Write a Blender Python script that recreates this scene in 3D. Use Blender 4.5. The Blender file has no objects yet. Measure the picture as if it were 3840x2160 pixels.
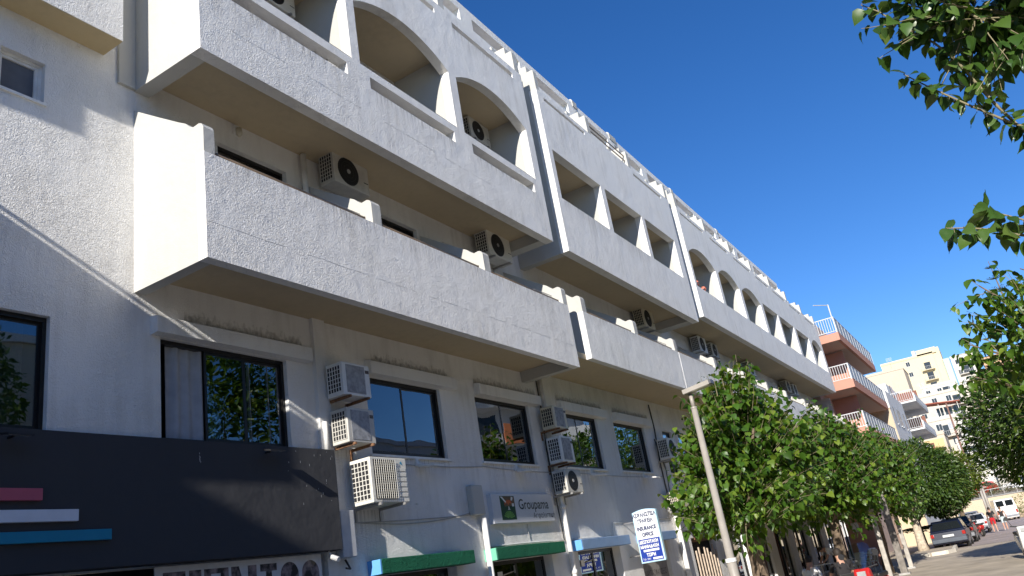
import bpy, bmesh, math, random
from mathutils import Vector, Matrix
random.seed(7)
scene = bpy.context.scene
COL = scene.collection

# ------------------------------------------------------------------ camera
cam_d = bpy.data.cameras.new('camera')
cam = bpy.data.objects.new('camera', cam_d); COL.objects.link(cam)
cam_d.sensor_width = 36.0; cam_d.lens = 28.255
cam_d.clip_start = 0.05; cam_d.clip_end = 3000
cam.matrix_world = Matrix(((0.51945986, -0.21497561, -0.82701085, 0.0),
                           (-0.83923598, -0.31043878, -0.44644231, -8.48),
                           (-0.16076203, 0.92596612, -0.34167575, 1.6),
                           (0, 0, 0, 1)))
scene.camera = cam

# ------------------------------------------------------------------ light
SUN_TO = Vector((-5.18, -1.0, 2.33)).normalized()
EL = math.asin(SUN_TO.z)
AZ = math.atan2(SUN_TO.x, SUN_TO.y)
world = bpy.data.worlds.new('World'); scene.world = world; world.use_nodes = True
nt = world.node_tree
sky = nt.nodes.new('ShaderNodeTexSky'); sky.sky_type = 'NISHITA'; sky.sun_disc = False
sky.sun_elevation = EL; sky.sun_rotation = AZ
sky.altitude = 1500; sky.air_density = 1.0; sky.dust_density = 0.0; sky.ozone_density = 3.2
bg = nt.nodes['Background']; bg.inputs['Strength'].default_value = 0.094
hs = nt.nodes.new('ShaderNodeHueSaturation'); hs.inputs['Saturation'].default_value = 1.26; hs.inputs['Hue'].default_value = 0.51
nt.links.new(sky.outputs[0], hs.inputs['Color']); nt.links.new(hs.outputs[0], bg.inputs[0])
sd = bpy.data.lights.new('sun', 'SUN'); sd.energy = 4.0; sd.angle = math.radians(0.53); sd.color = (1.0, 0.945, 0.86)
sun = bpy.data.objects.new('sun', sd); COL.objects.link(sun)
sun.rotation_euler = SUN_TO.to_track_quat('Z', 'Y').to_euler(); sun.location = (-60, -12, 40)
vs = scene.view_settings
vs.view_transform = 'Standard'; vs.look = 'None'; vs.gamma = 1.0; vs.use_curve_mapping = False
vs.exposure = 0.80

# ------------------------------------------------------------------ materials
MATS = {}
def principled(name):
    m = bpy.data.materials.new(name); m.use_nodes = True
    return m, m.node_tree, m.node_tree.nodes['Principled BSDF']
def N(t, typ, **kw):
    n = t.nodes.new(typ)
    for k, v in kw.items():
        if k.startswith('i_'): n.inputs[k[2:].replace('_', ' ')].default_value = v
        else: setattr(n, k, v)
    return n
def plain(name, col, rough=0.6, metal=0.0, spec=0.5, var=0.12, vscale=6.0, bump=0.0, bscale=60.0):
    if name in MATS: return MATS[name]
    m, t, p = principled(name)
    p.inputs['Roughness'].default_value = rough; p.inputs['Metallic'].default_value = metal
    p.inputs['Specular IOR Level'].default_value = spec
    geo = N(t, 'ShaderNodeNewGeometry')
    no = N(t, 'ShaderNodeTexNoise', i_Scale=vscale, i_Detail=4.0)
    t.links.new(geo.outputs['Position'], no.inputs['Vector'])
    mr = N(t, 'ShaderNodeMapRange'); mr.inputs[1].default_value = 0.3; mr.inputs[2].default_value = 0.7
    mr.inputs[3].default_value = 1 - var; mr.inputs[4].default_value = 1 + var
    t.links.new(no.outputs[0], mr.inputs[0])
    vm = N(t, 'ShaderNodeVectorMath', operation='SCALE'); vm.inputs[0].default_value = col[:3]
    t.links.new(mr.outputs[0], vm.inputs['Scale']); t.links.new(vm.outputs[0], p.inputs['Base Color'])
    if bump > 0:
        n2 = N(t, 'ShaderNodeTexNoise', i_Scale=bscale, i_Detail=3.0)
        t.links.new(geo.outputs['Position'], n2.inputs['Vector'])
        b = N(t, 'ShaderNodeBump', i_Strength=bump, i_Distance=0.01)
        t.links.new(n2.outputs[0], b.inputs['Height']); t.links.new(b.outputs[0], p.inputs['Normal'])
    MATS[name] = m; return m
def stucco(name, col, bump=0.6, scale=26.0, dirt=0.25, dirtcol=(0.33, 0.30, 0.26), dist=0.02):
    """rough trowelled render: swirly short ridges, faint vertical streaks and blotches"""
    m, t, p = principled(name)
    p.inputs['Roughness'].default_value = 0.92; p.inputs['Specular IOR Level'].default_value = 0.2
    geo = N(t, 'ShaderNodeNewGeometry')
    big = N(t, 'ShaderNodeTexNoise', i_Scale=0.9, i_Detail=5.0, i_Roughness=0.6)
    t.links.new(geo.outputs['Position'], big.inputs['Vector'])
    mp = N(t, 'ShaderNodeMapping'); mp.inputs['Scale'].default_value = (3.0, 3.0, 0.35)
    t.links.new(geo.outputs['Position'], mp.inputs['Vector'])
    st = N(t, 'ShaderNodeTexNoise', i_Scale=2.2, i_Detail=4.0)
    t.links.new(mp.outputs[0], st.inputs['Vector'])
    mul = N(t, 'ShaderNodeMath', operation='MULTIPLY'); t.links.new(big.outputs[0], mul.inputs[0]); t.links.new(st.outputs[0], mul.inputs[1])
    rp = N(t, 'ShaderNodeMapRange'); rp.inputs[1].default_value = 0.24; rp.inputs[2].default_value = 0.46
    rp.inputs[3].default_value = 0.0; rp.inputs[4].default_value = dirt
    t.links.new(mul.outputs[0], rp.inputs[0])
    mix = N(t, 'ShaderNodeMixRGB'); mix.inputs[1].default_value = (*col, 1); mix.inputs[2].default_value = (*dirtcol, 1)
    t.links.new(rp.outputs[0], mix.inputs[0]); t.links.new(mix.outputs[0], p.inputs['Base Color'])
    # relief
    w = N(t, 'ShaderNodeTexNoise', i_Scale=scale, i_Detail=3.0, i_Distortion=3.4)
    t.links.new(geo.outputs['Position'], w.inputs['Vector'])
    pz = N(t, 'ShaderNodeTexNoise', i_Scale=1.3, i_Detail=3.0)
    t.links.new(geo.outputs['Position'], pz.inputs['Vector'])
    pr = N(t, 'ShaderNodeMapRange'); pr.inputs[1].default_value = 0.35; pr.inputs[2].default_value = 0.6
    pr.inputs[3].default_value = 0.45; pr.inputs[4].default_value = 1.0
    t.links.new(pz.outputs[0], pr.inputs[0])
    hm = N(t, 'ShaderNodeMath', operation='MULTIPLY'); t.links.new(w.outputs[0], hm.inputs[0]); t.links.new(pr.outputs[0], hm.inputs[1])
    b = N(t, 'ShaderNodeBump', i_Strength=bump, i_Distance=dist)
    t.links.new(hm.outputs[0], b.inputs['Height'])
    b2 = N(t, 'ShaderNodeBump', i_Strength=0.35, i_Distance=0.05)
    lo = N(t, 'ShaderNodeTexNoise', i_Scale=3.5, i_Detail=2.0)
    t.links.new(geo.outputs['Position'], lo.inputs['Vector'])
    t.links.new(lo.outputs[0], b2.inputs['Height']); t.links.new(b2.outputs[0], b.inputs['Normal'])
    t.links.new(b.outputs[0], p.inputs['Normal'])
    MATS[name] = m; return m
def glass(name, tint=(0.5, 0.55, 0.55), refl=1.0, rough=0.0, trans=1.0):
    m = bpy.data.materials.new(name); m.use_nodes = True; t = m.node_tree
    for n in list(t.nodes): t.nodes.remove(n)
    out = N(t, 'ShaderNodeOutputMaterial')
    gl = N(t, 'ShaderNodeBsdfGlossy'); gl.inputs['Roughness'].default_value = rough; gl.inputs['Color'].default_value = (0.92, 0.96, 1, 1)
    tr = N(t, 'ShaderNodeBsdfTransparent'); tr.inputs['Color'].default_value = (*tint, 1)
    fr = N(t, 'ShaderNodeFresnel', i_IOR=1.5)
    ml = N(t, 'ShaderNodeMath', operation='MULTIPLY_ADD'); ml.use_clamp = True
    ml.inputs[1].default_value = 1.8 * refl; ml.inputs[2].default_value = 0.08 * refl
    geo = N(t, 'ShaderNodeNewGeometry')
    no = N(t, 'ShaderNodeTexNoise', i_Scale=1.6, i_Detail=1.0); t.links.new(geo.outputs['Position'], no.inputs['Vector'])
    bp = N(t, 'ShaderNodeBump', i_Strength=0.05, i_Distance=0.06); t.links.new(no.outputs[0], bp.inputs['Height'])
    t.links.new(bp.outputs[0], gl.inputs['Normal'])
    t.links.new(fr.outputs[0], ml.inputs[0])
    mx = N(t, 'ShaderNodeMixShader'); t.links.new(ml.outputs[0], mx.inputs[0]); t.links.new(tr.outputs[0], mx.inputs[1]); t.links.new(gl.outputs[0], mx.inputs[2])
    t.links.new(mx.outputs[0], out.inputs[0]); MATS[name] = m; return m
def leafmat(name, c1, c2, c3, gloss=0.42, trans=0.35):
    m = bpy.data.materials.new(name); m.use_nodes = True; t = m.node_tree
    p = t.nodes['Principled BSDF']; out = t.nodes['Material Output']
    geo = N(t, 'ShaderNodeNewGeometry'); oi = N(t, 'ShaderNodeObjectInfo')
    ad = N(t, 'ShaderNodeMath', operation='ADD'); t.links.new(geo.outputs['Random Per Island'], ad.inputs[0]); t.links.new(oi.outputs['Random'], ad.inputs[1])
    fr = N(t, 'ShaderNodeMath', operation='FRACT'); t.links.new(ad.outputs[0], fr.inputs[0])
    r = N(t, 'ShaderNodeValToRGB'); e = r.color_ramp.elements
    e[0].position = 0; e[0].color = (*c1, 1); e[1].position = 1; e[1].color = (*c3, 1)
    x = e.new(0.55); x.color = (*c2, 1); x2 = e.new(0.9); x2.color = tuple(a * .5 + b * .5 for a, b in zip(c2, c3)) + (1,)
    t.links.new(fr.outputs[0], r.inputs[0])
    t.links.new(r.outputs[0], p.inputs['Base Color']); p.inputs['Roughness'].default_value = gloss
    p.inputs['Specular IOR Level'].default_value = 0.5
    tl = N(t, 'ShaderNodeBsdfTranslucent')
    hs = N(t, 'ShaderNodeHueSaturation', i_Saturation=1.15, i_Value=1.5); hs.inputs['Hue'].default_value = 0.475
    t.links.new(r.outputs[0], hs.inputs['Color']); t.links.new(hs.outputs[0], tl.inputs['Color'])
    mx = N(t, 'ShaderNodeMixShader'); mx.inputs[0].default_value = trans
    t.links.new(p.outputs[0], mx.inputs[1]); t.links.new(tl.outputs[0], mx.inputs[2]); t.links.new(mx.outputs[0], out.inputs[0])
    MATS[name] = m; return m

STU = stucco('white_stucco', (0.84, 0.83, 0.805), bump=0.85, scale=17, dist=0.03)
STU_F = stucco('white_stucco_smooth_dimmed', (0.52, 0.512, 0.475), bump=0.4, scale=24, dirt=0.25, dirtcol=(0.5, 0.46, 0.4))  # white paint of the fronts, darkened so sunlit sides don't burn out
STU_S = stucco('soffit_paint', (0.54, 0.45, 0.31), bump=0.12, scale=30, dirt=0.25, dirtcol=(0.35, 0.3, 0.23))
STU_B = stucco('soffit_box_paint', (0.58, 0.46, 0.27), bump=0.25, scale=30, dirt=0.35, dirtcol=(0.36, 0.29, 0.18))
STU_G = stucco('green_painted_render', (0.018, 0.14, 0.075), bump=1.0, scale=13, dist=.05, dirt=0.12, dirtcol=(0.02, 0.10, 0.06))
STU_LG = stucco('pale_green_paint', (0.16, 0.50, 0.34), bump=0.4, scale=20, dirt=0.1)
STU_BL = stucco('blue_painted_render', (0.20, 0.31, 0.50), bump=0.6, scale=16, dirt=0.15)
STU_LB = stucco('light_blue_paint', (0.14, 0.38, 0.75), bump=0.3, scale=20, dirt=0.1)
FASC = stucco('charcoal_fascia_paint', (0.056, 0.057, 0.062), bump=0.12, scale=60, dirt=0.25, dirtcol=(0.05, 0.05, 0.05))
PINK = stucco('salmon_paint', (0.52, 0.27, 0.20), bump=0.2, scale=14, dirt=0.25, dirtcol=(0.45, 0.26, 0.2))
PINKP = stucco('pale_pink_paint', (0.56, 0.43, 0.37), bump=0.15, scale=14, dirt=0.3, dirtcol=(0.45, 0.36, 0.3))
CREAM = stucco('cream_paint', (0.56, 0.46, 0.33), bump=0.15, scale=10, dirt=0.35, dirtcol=(0.5, 0.38, 0.24))
ALU = plain('dark_bronze_aluminium', (0.012, 0.010, 0.009), 0.35, 0.0)
WHITE = plain('white_plastic', (0.78, 0.77, 0.74), 0.45)
WHITEP = plain('white_paint', (0.80, 0.79, 0.76), 0.5)
ACW = plain('cream_sheet_metal', (0.70, 0.68, 0.61), 0.42, var=0.06)
ACG = plain('grey_sheet_metal', (0.42, 0.42, 0.42), 0.5)
ACD = plain('black_grille', (0.012, 0.012, 0.014), 0.6)
RUST = plain('rusty_steel', (0.20, 0.10, 0.05), 0.8, var=0.5, vscale=25)
STEEL = plain('galvanised_steel', (0.42, 0.41, 0.40), 0.4, 0.6)
RAIL = plain('weathered_bronze_tube', (0.22, 0.16, 0.11), 0.35, 0.5)
DARK = plain('dark_interior', (0.015, 0.016, 0.018), 0.9)
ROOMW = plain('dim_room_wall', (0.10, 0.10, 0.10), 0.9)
CURT = plain('grey_curtain_cloth', (0.36, 0.38, 0.42), 0.95, bump=0.1)
BLIND = plain('dark_blind_cloth', (0.12, 0.13, 0.15), 0.9)
GL = glass('window_glass')
GLD = glass('door_glass', tint=(0.25, 0.28, 0.28), refl=0.85)
MOULD = None

# ------------------------------------------------------------------ mesh helpers
LOC = {}
class MB:
    def __init__(s): s.v = []; s.f = []; s.mi = []
    def add(s, vs, fs, mi=0):
        o = len(s.v); s.v.extend(tuple(v) for v in vs); s.f.extend(tuple(i + o for i in f) for f in fs); s.mi.extend([mi] * len(fs)); return s
    def box(s, x0, x1, y0, y1, z0, z1, mi=0):
        return s.add([(x0, y0, z0), (x1, y0, z0), (x1, y1, z0), (x0, y1, z0), (x0, y0, z1), (x1, y0, z1), (x1, y1, z1), (x0, y1, z1)],
                     [(0, 3, 2, 1), (4, 5, 6, 7), (0, 1, 5, 4), (1, 2, 6, 5), (2, 3, 7, 6), (3, 0, 4, 7)], mi)
    def prism_x(s, prof, x0, x1, mi=0):      # prof: (y,z) list, counter-clockwise seen from -X or not, closed
        n = len(prof)
        vs = [(x0, y, z) for y, z in prof] + [(x1, y, z) for y, z in prof]
        fs = [tuple(range(n)), tuple(range(2 * n - 1, n - 1, -1))] + [(i, i + n, (i + 1) % n + n, (i + 1) % n) for i in range(n)]
        return s.add(vs, fs, mi)
    def prism_y(s, prof, y0, y1, mi=0):      # prof: (x,z)
        n = len(prof)
        vs = [(x, y0, z) for x, z in prof] + [(x, y1, z) for x, z in prof]
        fs = [tuple(range(n - 1, -1, -1)), tuple(range(n, 2 * n))] + [((i + 1) % n, (i + 1) % n + n, i + n, i) for i in range(n)]
        return s.add(vs, fs, mi)
    def prism_z(s, prof, z0, z1, mi=0):
        n = len(prof)
        vs = [(x, y, z0) for x, y in prof] + [(x, y, z1) for x, y in prof]
        fs = [tuple(range(n - 1, -1, -1)), tuple(range(n, 2 * n))] + [(i, (i + 1) % n, (i + 1) % n + n, i + n) for i in range(n)]
        return s.add(vs, fs, mi)
    def tube(s, pts, r, n=8, mi=0, cap=True):
        pts = [Vector(p) for p in pts]; rs = r if isinstance(r, (list, tuple)) else [r] * len(pts)
        o = []; prev = None
        for i, p in enumerate(pts):
            d = (pts[min(i + 1, len(pts) - 1)] - pts[max(i - 1, 0)])
            if d.length < 1e-9: d = Vector((0, 0, 1))
            d.normalize()
            if prev is None:
                a = d.orthogonal().normalized()
            else:
                a = prev - d * prev.dot(d)
                a = a.normalized() if a.length > 1e-6 else d.orthogonal().normalized()
            prev = a; b = d.cross(a)
            for k in range(n):
                t = 2 * math.pi * k / n
                o.append(p + (a * math.cos(t) + b * math.sin(t)) * rs[i])
        fs = []
        for i in range(len(pts) - 1):
            for k in range(n):
                fs.append((i * n + k, i * n + (k + 1) % n, (i + 1) * n + (k + 1) % n, (i + 1) * n + k))
        if cap:
            fs.append(tuple(range(n - 1, -1, -1))); fs.append(tuple(range((len(pts) - 1) * n, len(pts) * n)))
        return s.add(o, fs, mi)
    def disc_y(s, cx, y, cz, r, n=20, depth=0.0, mi=0, rin=0.0):
        if rin > 0:
            vs = [(cx + rr * math.cos(2 * math.pi * k / n), y, cz + rr * math.sin(2 * math.pi * k / n)) for rr in (r, rin) for k in range(n)]
            return s.add(vs, [(k, k + n, (k + 1) % n + n, (k + 1) % n) for k in range(n)], mi)
        return s.prism_y([(cx + r * math.cos(2 * math.pi * k / n), cz + r * math.sin(2 * math.pi * k / n)) for k in range(n)], y, y + max(depth, 0.002), mi)
    def build(s, name, mats, parent=None, smooth=False, world=True, bevel=0.0):
        me = bpy.data.meshes.new(name)
        vs = s.v
        if parent is not None and world:
            L = LOC.get(parent.name, Vector())
            vs = [(v[0] - L.x, v[1] - L.y, v[2] - L.z) for v in s.v]
        me.from_pydata(vs, [], s.f)
        if not isinstance(mats, (list, tuple)): mats = [mats]
        for m in mats: me.materials.append(m)
        if len(mats) > 1: me.polygons.foreach_set('material_index', s.mi)
        if smooth: me.polygons.foreach_set('use_smooth', [True] * len(me.polygons))
        me.update()
        o = bpy.data.objects.new(name, me); COL.objects.link(o)
        if parent is not None:
            o.parent = parent; LOC[o.name] = LOC.get(parent.name, Vector())
        if bevel > 0:
            bm = bmesh.new(); bm.from_mesh(me)
            bmesh.ops.remove_doubles(bm, verts=bm.verts, dist=1e-5)
            ed = [e for e in bm.edges if len(e.link_faces) == 2 and e.calc_face_angle(0) > 0.5]
            bmesh.ops.bevel(bm, geom=ed, offset=bevel, segments=2, affect='EDGES', profile=0.5)
            bm.to_mesh(me); bm.free()
        return o
def tag(o, label=None, cat=None, group=None, kind=None):
    if label: o['label'] = label
    if cat: o['category'] = cat
    if group: o['group'] = group
    if kind: o['kind'] = kind
    return o
def thing(name, label, cat, loc=(0, 0, 0), rz=0.0, group=None):
    o = bpy.data.objects.new(name, None); COL.objects.link(o)
    o.location = loc; o.rotation_euler = (0, 0, rz); o.empty_display_size = 0.2
    LOC[o.name] = Vector(loc) if rz == 0 else Vector()
    return tag(o, label, cat, group)
def bx(name, mat, parent, *a, **k):
    return MB().box(*a).build(name, mat, parent, **k)
def copy_tree(o, parent=None):
    c = o.copy(); COL.objects.link(c); c.parent = parent
    if parent is not None: c.matrix_parent_inverse = o.matrix_parent_inverse.copy()
    for ch in list(o.children): copy_tree(ch, c)
    return c

def screen(x0, x1, z0, z1, y, th, ops):
    """wall sheet in the xz plane (front face at y, back at y+th) with openings.
       an opening = (xa, xb, za, zb, rise): rise>0 gives a segmental arch springing at zb"""
    mb = MB(); xs = {x0, x1}
    for xa, xb, za, zb, rise in ops:
        n = 14 if rise > 0 else 1
        for k in range(n + 1): xs.add(xa + (xb - xa) * k / n)
    xs = sorted(xs); xs = [x for i, x in enumerate(xs) if i == 0 or x - xs[i - 1] > 1e-4]
    def top(op, x):
        xa, xb, za, zb, rise = op
        if rise <= 0: return zb
        u = min(1, max(-1, (2 * (x - xa) / (xb - xa) - 1)))
        c = (xb - xa) / 2; R = (c * c + rise * rise) / (2 * rise)
        return zb + math.sqrt(max(0, R * R - (u * c) ** 2)) - (R - rise)
    yb = y + th
    for a, b in zip(xs, xs[1:]):
        mid = (a + b) / 2
        here = sorted([o for o in ops if o[0] - 1e-4 < mid < o[1] + 1e-4], key=lambda o: o[2])
        lo = [(z0, z0)]; segs = []
        cur = (z0, z0)
        for o in here:
            segs.append((cur, (o[2], o[2]))); cur = (top(o, a), top(o, b))
        segs.append((cur, (z1, z1)))
        for (l0, l1), (u0, u1) in segs:
            mb.add([(a, y, l0), (b, y, l1), (b, y, u1), (a, y, u0)], [(0, 1, 2, 3)])
            mb.add([(a, yb, l0), (b, yb, l1), (b, yb, u1), (a, yb, u0)], [(3, 2, 1, 0)])
        for o in here:
            mb.add([(a, y, o[2]), (b, y, o[2]), (b, yb, o[2]), (a, yb, o[2])], [(0, 1, 2, 3)])
            ta, tb = top(o, a), top(o, b)
            mb.add([(a, y, ta), (b, y, tb), (b, yb, tb), (a, yb, ta)], [(3, 2, 1, 0)])
        mb.add([(a, y, z0), (b, y, z0), (b, yb, z0), (a, yb, z0)], [(3, 2, 1, 0)])
        mb.add([(a, y, z1), (b, y, z1), (b, yb, z1), (a, yb, z1)], [(0, 1, 2, 3)])
    for o in ops:
        xa, xb, za, zb, rise = o
        mb.add([(xa, y, za), (xa, yb, za), (xa, yb, zb), (xa, y, zb)], [(0, 1, 2, 3)])
        mb.add([(xb, y, za), (xb, yb, za), (xb, yb, zb), (xb, y, zb)], [(3, 2, 1, 0)])
    mb.add([(x0, y, z0), (x0, yb, z0), (x0, yb, z1), (x0, y, z1)], [(3, 2, 1, 0)])
    mb.add([(x1, y, z0), (x1, yb, z0), (x1, yb, z1), (x1, y, z1)], [(0, 1, 2, 3)])
    return mb
def text_mb(txt, size, place, align='LEFT', extrude=0.0, bold=0.0, sx=1.0):
    """place(u, v, w) -> world point; u along the line, v up, w out of the surface"""
    cu = bpy.data.curves.new('lettering', 'FONT'); cu.body = txt; cu.size = size; cu.align_x = align
    cu.resolution_u = 3; cu.offset = bold
    o = bpy.data.objects.new('lettering', cu); COL.objects.link(o)
    dg = bpy.context.evaluated_depsgraph_get(); me = o.evaluated_get(dg).to_mesh()
    mb = MB(); mb.add([place(v.co.x * sx, v.co.y, v.co.z) for v in me.vertices], [tuple(p.vertices) for p in me.polygons])
    o.evaluated_get(dg).to_mesh_clear(); bpy.data.objects.remove(o); bpy.data.curves.remove(cu)
    return mb
# ------------------------------------------------------------------ the setting: terrain, road, kerbs
def smooth(a, b, x):
    t = min(1, max(0, (x - a) / (b - a))); return t * t * (3 - 2 * t)
HP = [(-400, -.25), (40, -.25), (70, -.52), (106, -.5), (107.5, 1.9), (135, 3.2), (170, 8.5), (205, 18), (250, 30), (330, 40), (900, 60)]
def gz(x, y):
    for (a, za), (b, zb) in zip(HP, HP[1:]):
        if a <= x <= b: return za + (zb - za) * (x - a) / (b - a)
    return HP[-1][1]
GROUND = plain('pale_concrete_paving', (0.46, 0.39, 0.30), 0.9, var=0.22, vscale=1.1, bump=0.25, bscale=40)
ROADM = plain('pinkish_asphalt', (0.38, 0.315, 0.29), 0.9, var=0.2, vscale=0.8, bump=0.25, bscale=60)
EARTH = plain('dry_hill_earth', (0.30, 0.23, 0.15), 0.95, var=0.3, vscale=0.2)
xsg = sorted(set([-400, -150, -60, -20, 0, 10, 20, 30, 40, 50, 60, 70, 80, 90, 100, 106, 107.5, 115, 125, 135, 150, 170, 190, 205, 225, 250, 290, 330, 450, 600, 900]))
ysg = [-500, -250, -120, -60, -30, -15, -8, 0, 8, 20, 40, 80, 160, 300, 500]
mb = MB()
for i in range(len(xsg) - 1):
    for j in range(len(ysg) - 1):
        q = [(xsg[i], ysg[j]), (xsg[i + 1], ysg[j]), (xsg[i + 1], ysg[j + 1]), (xsg[i], ysg[j + 1])]
        mb.add([(x, y, gz(x, y)) for x, y in q], [(0, 1, 2, 3)], 1 if xsg[i] >= 106 else 0)
tag(mb.build('ground', [GROUND, EARTH]), kind='structure')
mb = MB(); rx = [47.5, 55, 62, 70, 85, 100, 105.8]
for a, b in zip(rx, rx[1:]):
    mb.add([(a, -9.6, gz(a, 0) + .005), (b, -9.6, gz(b, 0) + .005), (b, -3.2, gz(b, 0) + .005), (a, -3.2, gz(a, 0) + .005)], [(0, 1, 2, 3)])
tag(mb.build('road', ROADM), kind='structure')
KERB = plain('pale_kerb_stone', (0.62, 0.57, 0.48), 0.85, var=0.15, vscale=5)
isl = [(42.75, -3.4), (42.55, -4.4), (42.75, -5.0), (43.5, -5.25), (47.3, -5.1), (47.3, -3.4)]
pv = tag(MB().prism_z(isl, -.35, -.13).build('pavement', GROUND), kind='structure')
for a, b in zip(isl[:5], isl[1:5]):
    va, vb = Vector((*a, 0)), Vector((*b, 0)); d = (vb - va); n = Vector((d.y, -d.x, 0)).normalized()
    if n.dot(va - Vector((45.5, -3.8, 0))) < 0: n = -n
    L = d.length; k = max(1, round(L / 0.8)); 
    for i in range(k):
        p0 = va + d * (i / k + .004); p1 = va + d * ((i + 1) / k - .004)
        o = MB().prism_z([tuple(p0.xy), tuple(p1.xy), tuple((p1 + n * .14).xy), tuple((p0 + n * .14).xy)], -.34, -.115 + .006 * (i % 2)).build('kerb_stone', KERB, pv)
# strip of raised pavement along the facades
bx('pavement', GROUND, None, -14, 51.2, -1.15, 0.6, -.6, -.245)
bpy.data.objects[-1 if False else 'pavement.001']['kind'] = 'structure'

# ------------------------------------------------------------------ the hotel
HOT = thing('hotel_building', 'long white stuccoed building with arched balconies in three stepped blocks', 'building', (5.9, 0, -.25))
F = -1.38; TH = 0.15
W1F = [(2.5, 4.84), (6.24, 8.36), (10.1, 12.18), (13.36, 15.49), (16.85, 19.01), (20.03, 22.18), (23.62, 24.42), (25.0, 25.8),
       (27.6, 29.7), (31.0, 33.1), (34.4, 36.5), (37.8, 39.9), (41.2, 43.3), (44.6, 46.7)]
ops = [(a, b, 3.9, 5.22, 0) for a, b in W1F]
ops.append((4.13, 4.66, 7.95, 8.53, 0))
DO = [(3.0, 8.9), (9.95, 12.0), (13.12, 15.42), (16.62, 18.85), (20.05, 22.0)]
ops += [(a, b, -.2, 2.45 if i == 0 else 2.05, 0) for i, (a, b) in enumerate(DO)]
ops.append((24.0, 26.2, 0.15, 2.02, 0))
SHOPS = [(27.2, 29.4), (30.2, 32.6), (33.6, 35.8), (36.8, 39.2), (40.2, 42.4), (43.6, 46), (47.2, 49.6)]
ops += [(a, b, -.2, 2.1, 0) for a, b in SHOPS]
DL2 = [(7.26, 8.64), (11.0, 12.14)] + [(x, x + 1.2) for x in (13.0, 17.6, 20.9, 23.9, 27.2, 31.4, 34.2, 38.0, 41.0, 44.8, 48.4)]
ops += [(a, b, 6.25, 8.52, 0) for a, b in DL2]
DL3 = [(6.6, 8.1), (9.7, 11.2), (12.8, 14.0), (17.2, 18.6), (20.3, 21.7), (23.2, 24.6), (27.6, 29), (31, 32.4), (34.4, 35.8), (37.8, 39.2), (41.2, 42.6), (44.8, 46.2)]
ops += [(a, b, 9.25, 11.5, 0) for a, b in DL3]
screen(-13, 50.9, -.6, 14.7, 0.0, 0.24, ops).build('wall', STU, HOT)
# upper terrace parapet with slots
sl = [(x, x + 2.55, 15.74, 16.12, 0) for x in [6.6 + 3.15 * k for k in range(14)]]
screen(3.4, 50.0, 14.7, 16.36, 0.004, 0.42, sl).build('terrace_parapet', STU, HOT)
bx('roof_slab', STU_S, HOT, -12.9, 50.8, 0.25, 9.8, 14.5, 14.9)
bx('end_wall', STU, HOT, 50.6, 50.9, 0.25, 9.8, -.6, 14.49)
bx('rear_wall', STU, HOT, -13, 50.9, 9.82, 10.0, -.6, 14.9)
for x, w_, hh in ((9.4, .12, 16.44), (22.3, .16, 16.50), (25.4, .30, 16.50), (31.6, .14, 16.46), (38.0, .14, 16.46)):
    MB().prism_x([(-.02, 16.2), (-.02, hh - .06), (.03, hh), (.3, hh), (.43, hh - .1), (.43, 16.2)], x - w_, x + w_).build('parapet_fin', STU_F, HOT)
# ---- projecting room box at the far left, and the next block's balcony beyond it
bx('bay_box', STU, HOT, 2.1, 5.43, -.41, 0.0, 9.1, 13.6)
bx('bay_soffit', STU_B, HOT, 2.1, 5.425, -.405, 0.0, 9.088, 9.1)
bx('bay_box', STU, HOT, -3.0, 2.1, -.6, 0.0, 9.1, 13.6)
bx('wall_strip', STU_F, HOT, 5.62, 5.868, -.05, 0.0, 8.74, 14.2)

PROF = [(-1.378, 7.08), (-1.378, 7.53), (-1.35, 7.585), (-1.30, 7.61), (-1.24, 7.605), (-1.19, 7.60), (-1.12, 7.645), (-1.05, 7.72), (-.92, 7.80), (-.5, 8.08), (0.0, 8.42)]
def divider(x0, x1, zb, name='divider', mat=None):
    prof = PROF + [(0.0, zb), (-1.228, zb), (-1.228, 7.08)]
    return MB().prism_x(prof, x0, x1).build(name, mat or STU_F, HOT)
def rail_on(xa, xb, z, y=F + .07, h=.07):
    m = MB(); m.tube([(xa + .0, y, z + h), (xb - .12, y, z + h)], .019, 8)
    m.tube([(xb - .12, y, z + h + .018), (xb - .12, y, z - .02)], .019, 8)
    m.tube([(xa + .1, y, z + h), (xa + .1, y, z - .02)], .014, 6); m.tube([((xa + xb) / 2, y, z + h), ((xa + xb) / 2, y, z - .02)], .014, 6)
    m.build('handrail', RAIL, HOT, smooth=True)
# ---- block 1, lower balcony
screen(5.87, 15.6, 5.74, 7.18, F, TH, []).build('balcony_front', STU, HOT)
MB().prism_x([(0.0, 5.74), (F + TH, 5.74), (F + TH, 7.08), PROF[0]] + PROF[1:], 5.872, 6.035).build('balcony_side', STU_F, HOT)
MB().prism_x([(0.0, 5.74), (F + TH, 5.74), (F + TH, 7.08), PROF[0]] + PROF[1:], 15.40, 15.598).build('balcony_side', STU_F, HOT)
bx('balcony_floor', STU_S, HOT, 6.036, 15.399, F + TH + .001, -.001, 5.98, 6.15)
for a, b in ((9.03, 9.245), (12.225, 12.44)): divider(a, b, 6.151)
for a, b in ((6.05, 9.03), (9.25, 12.22), (12.45, 15.4)): rail_on(a, b, 7.18)
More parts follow.
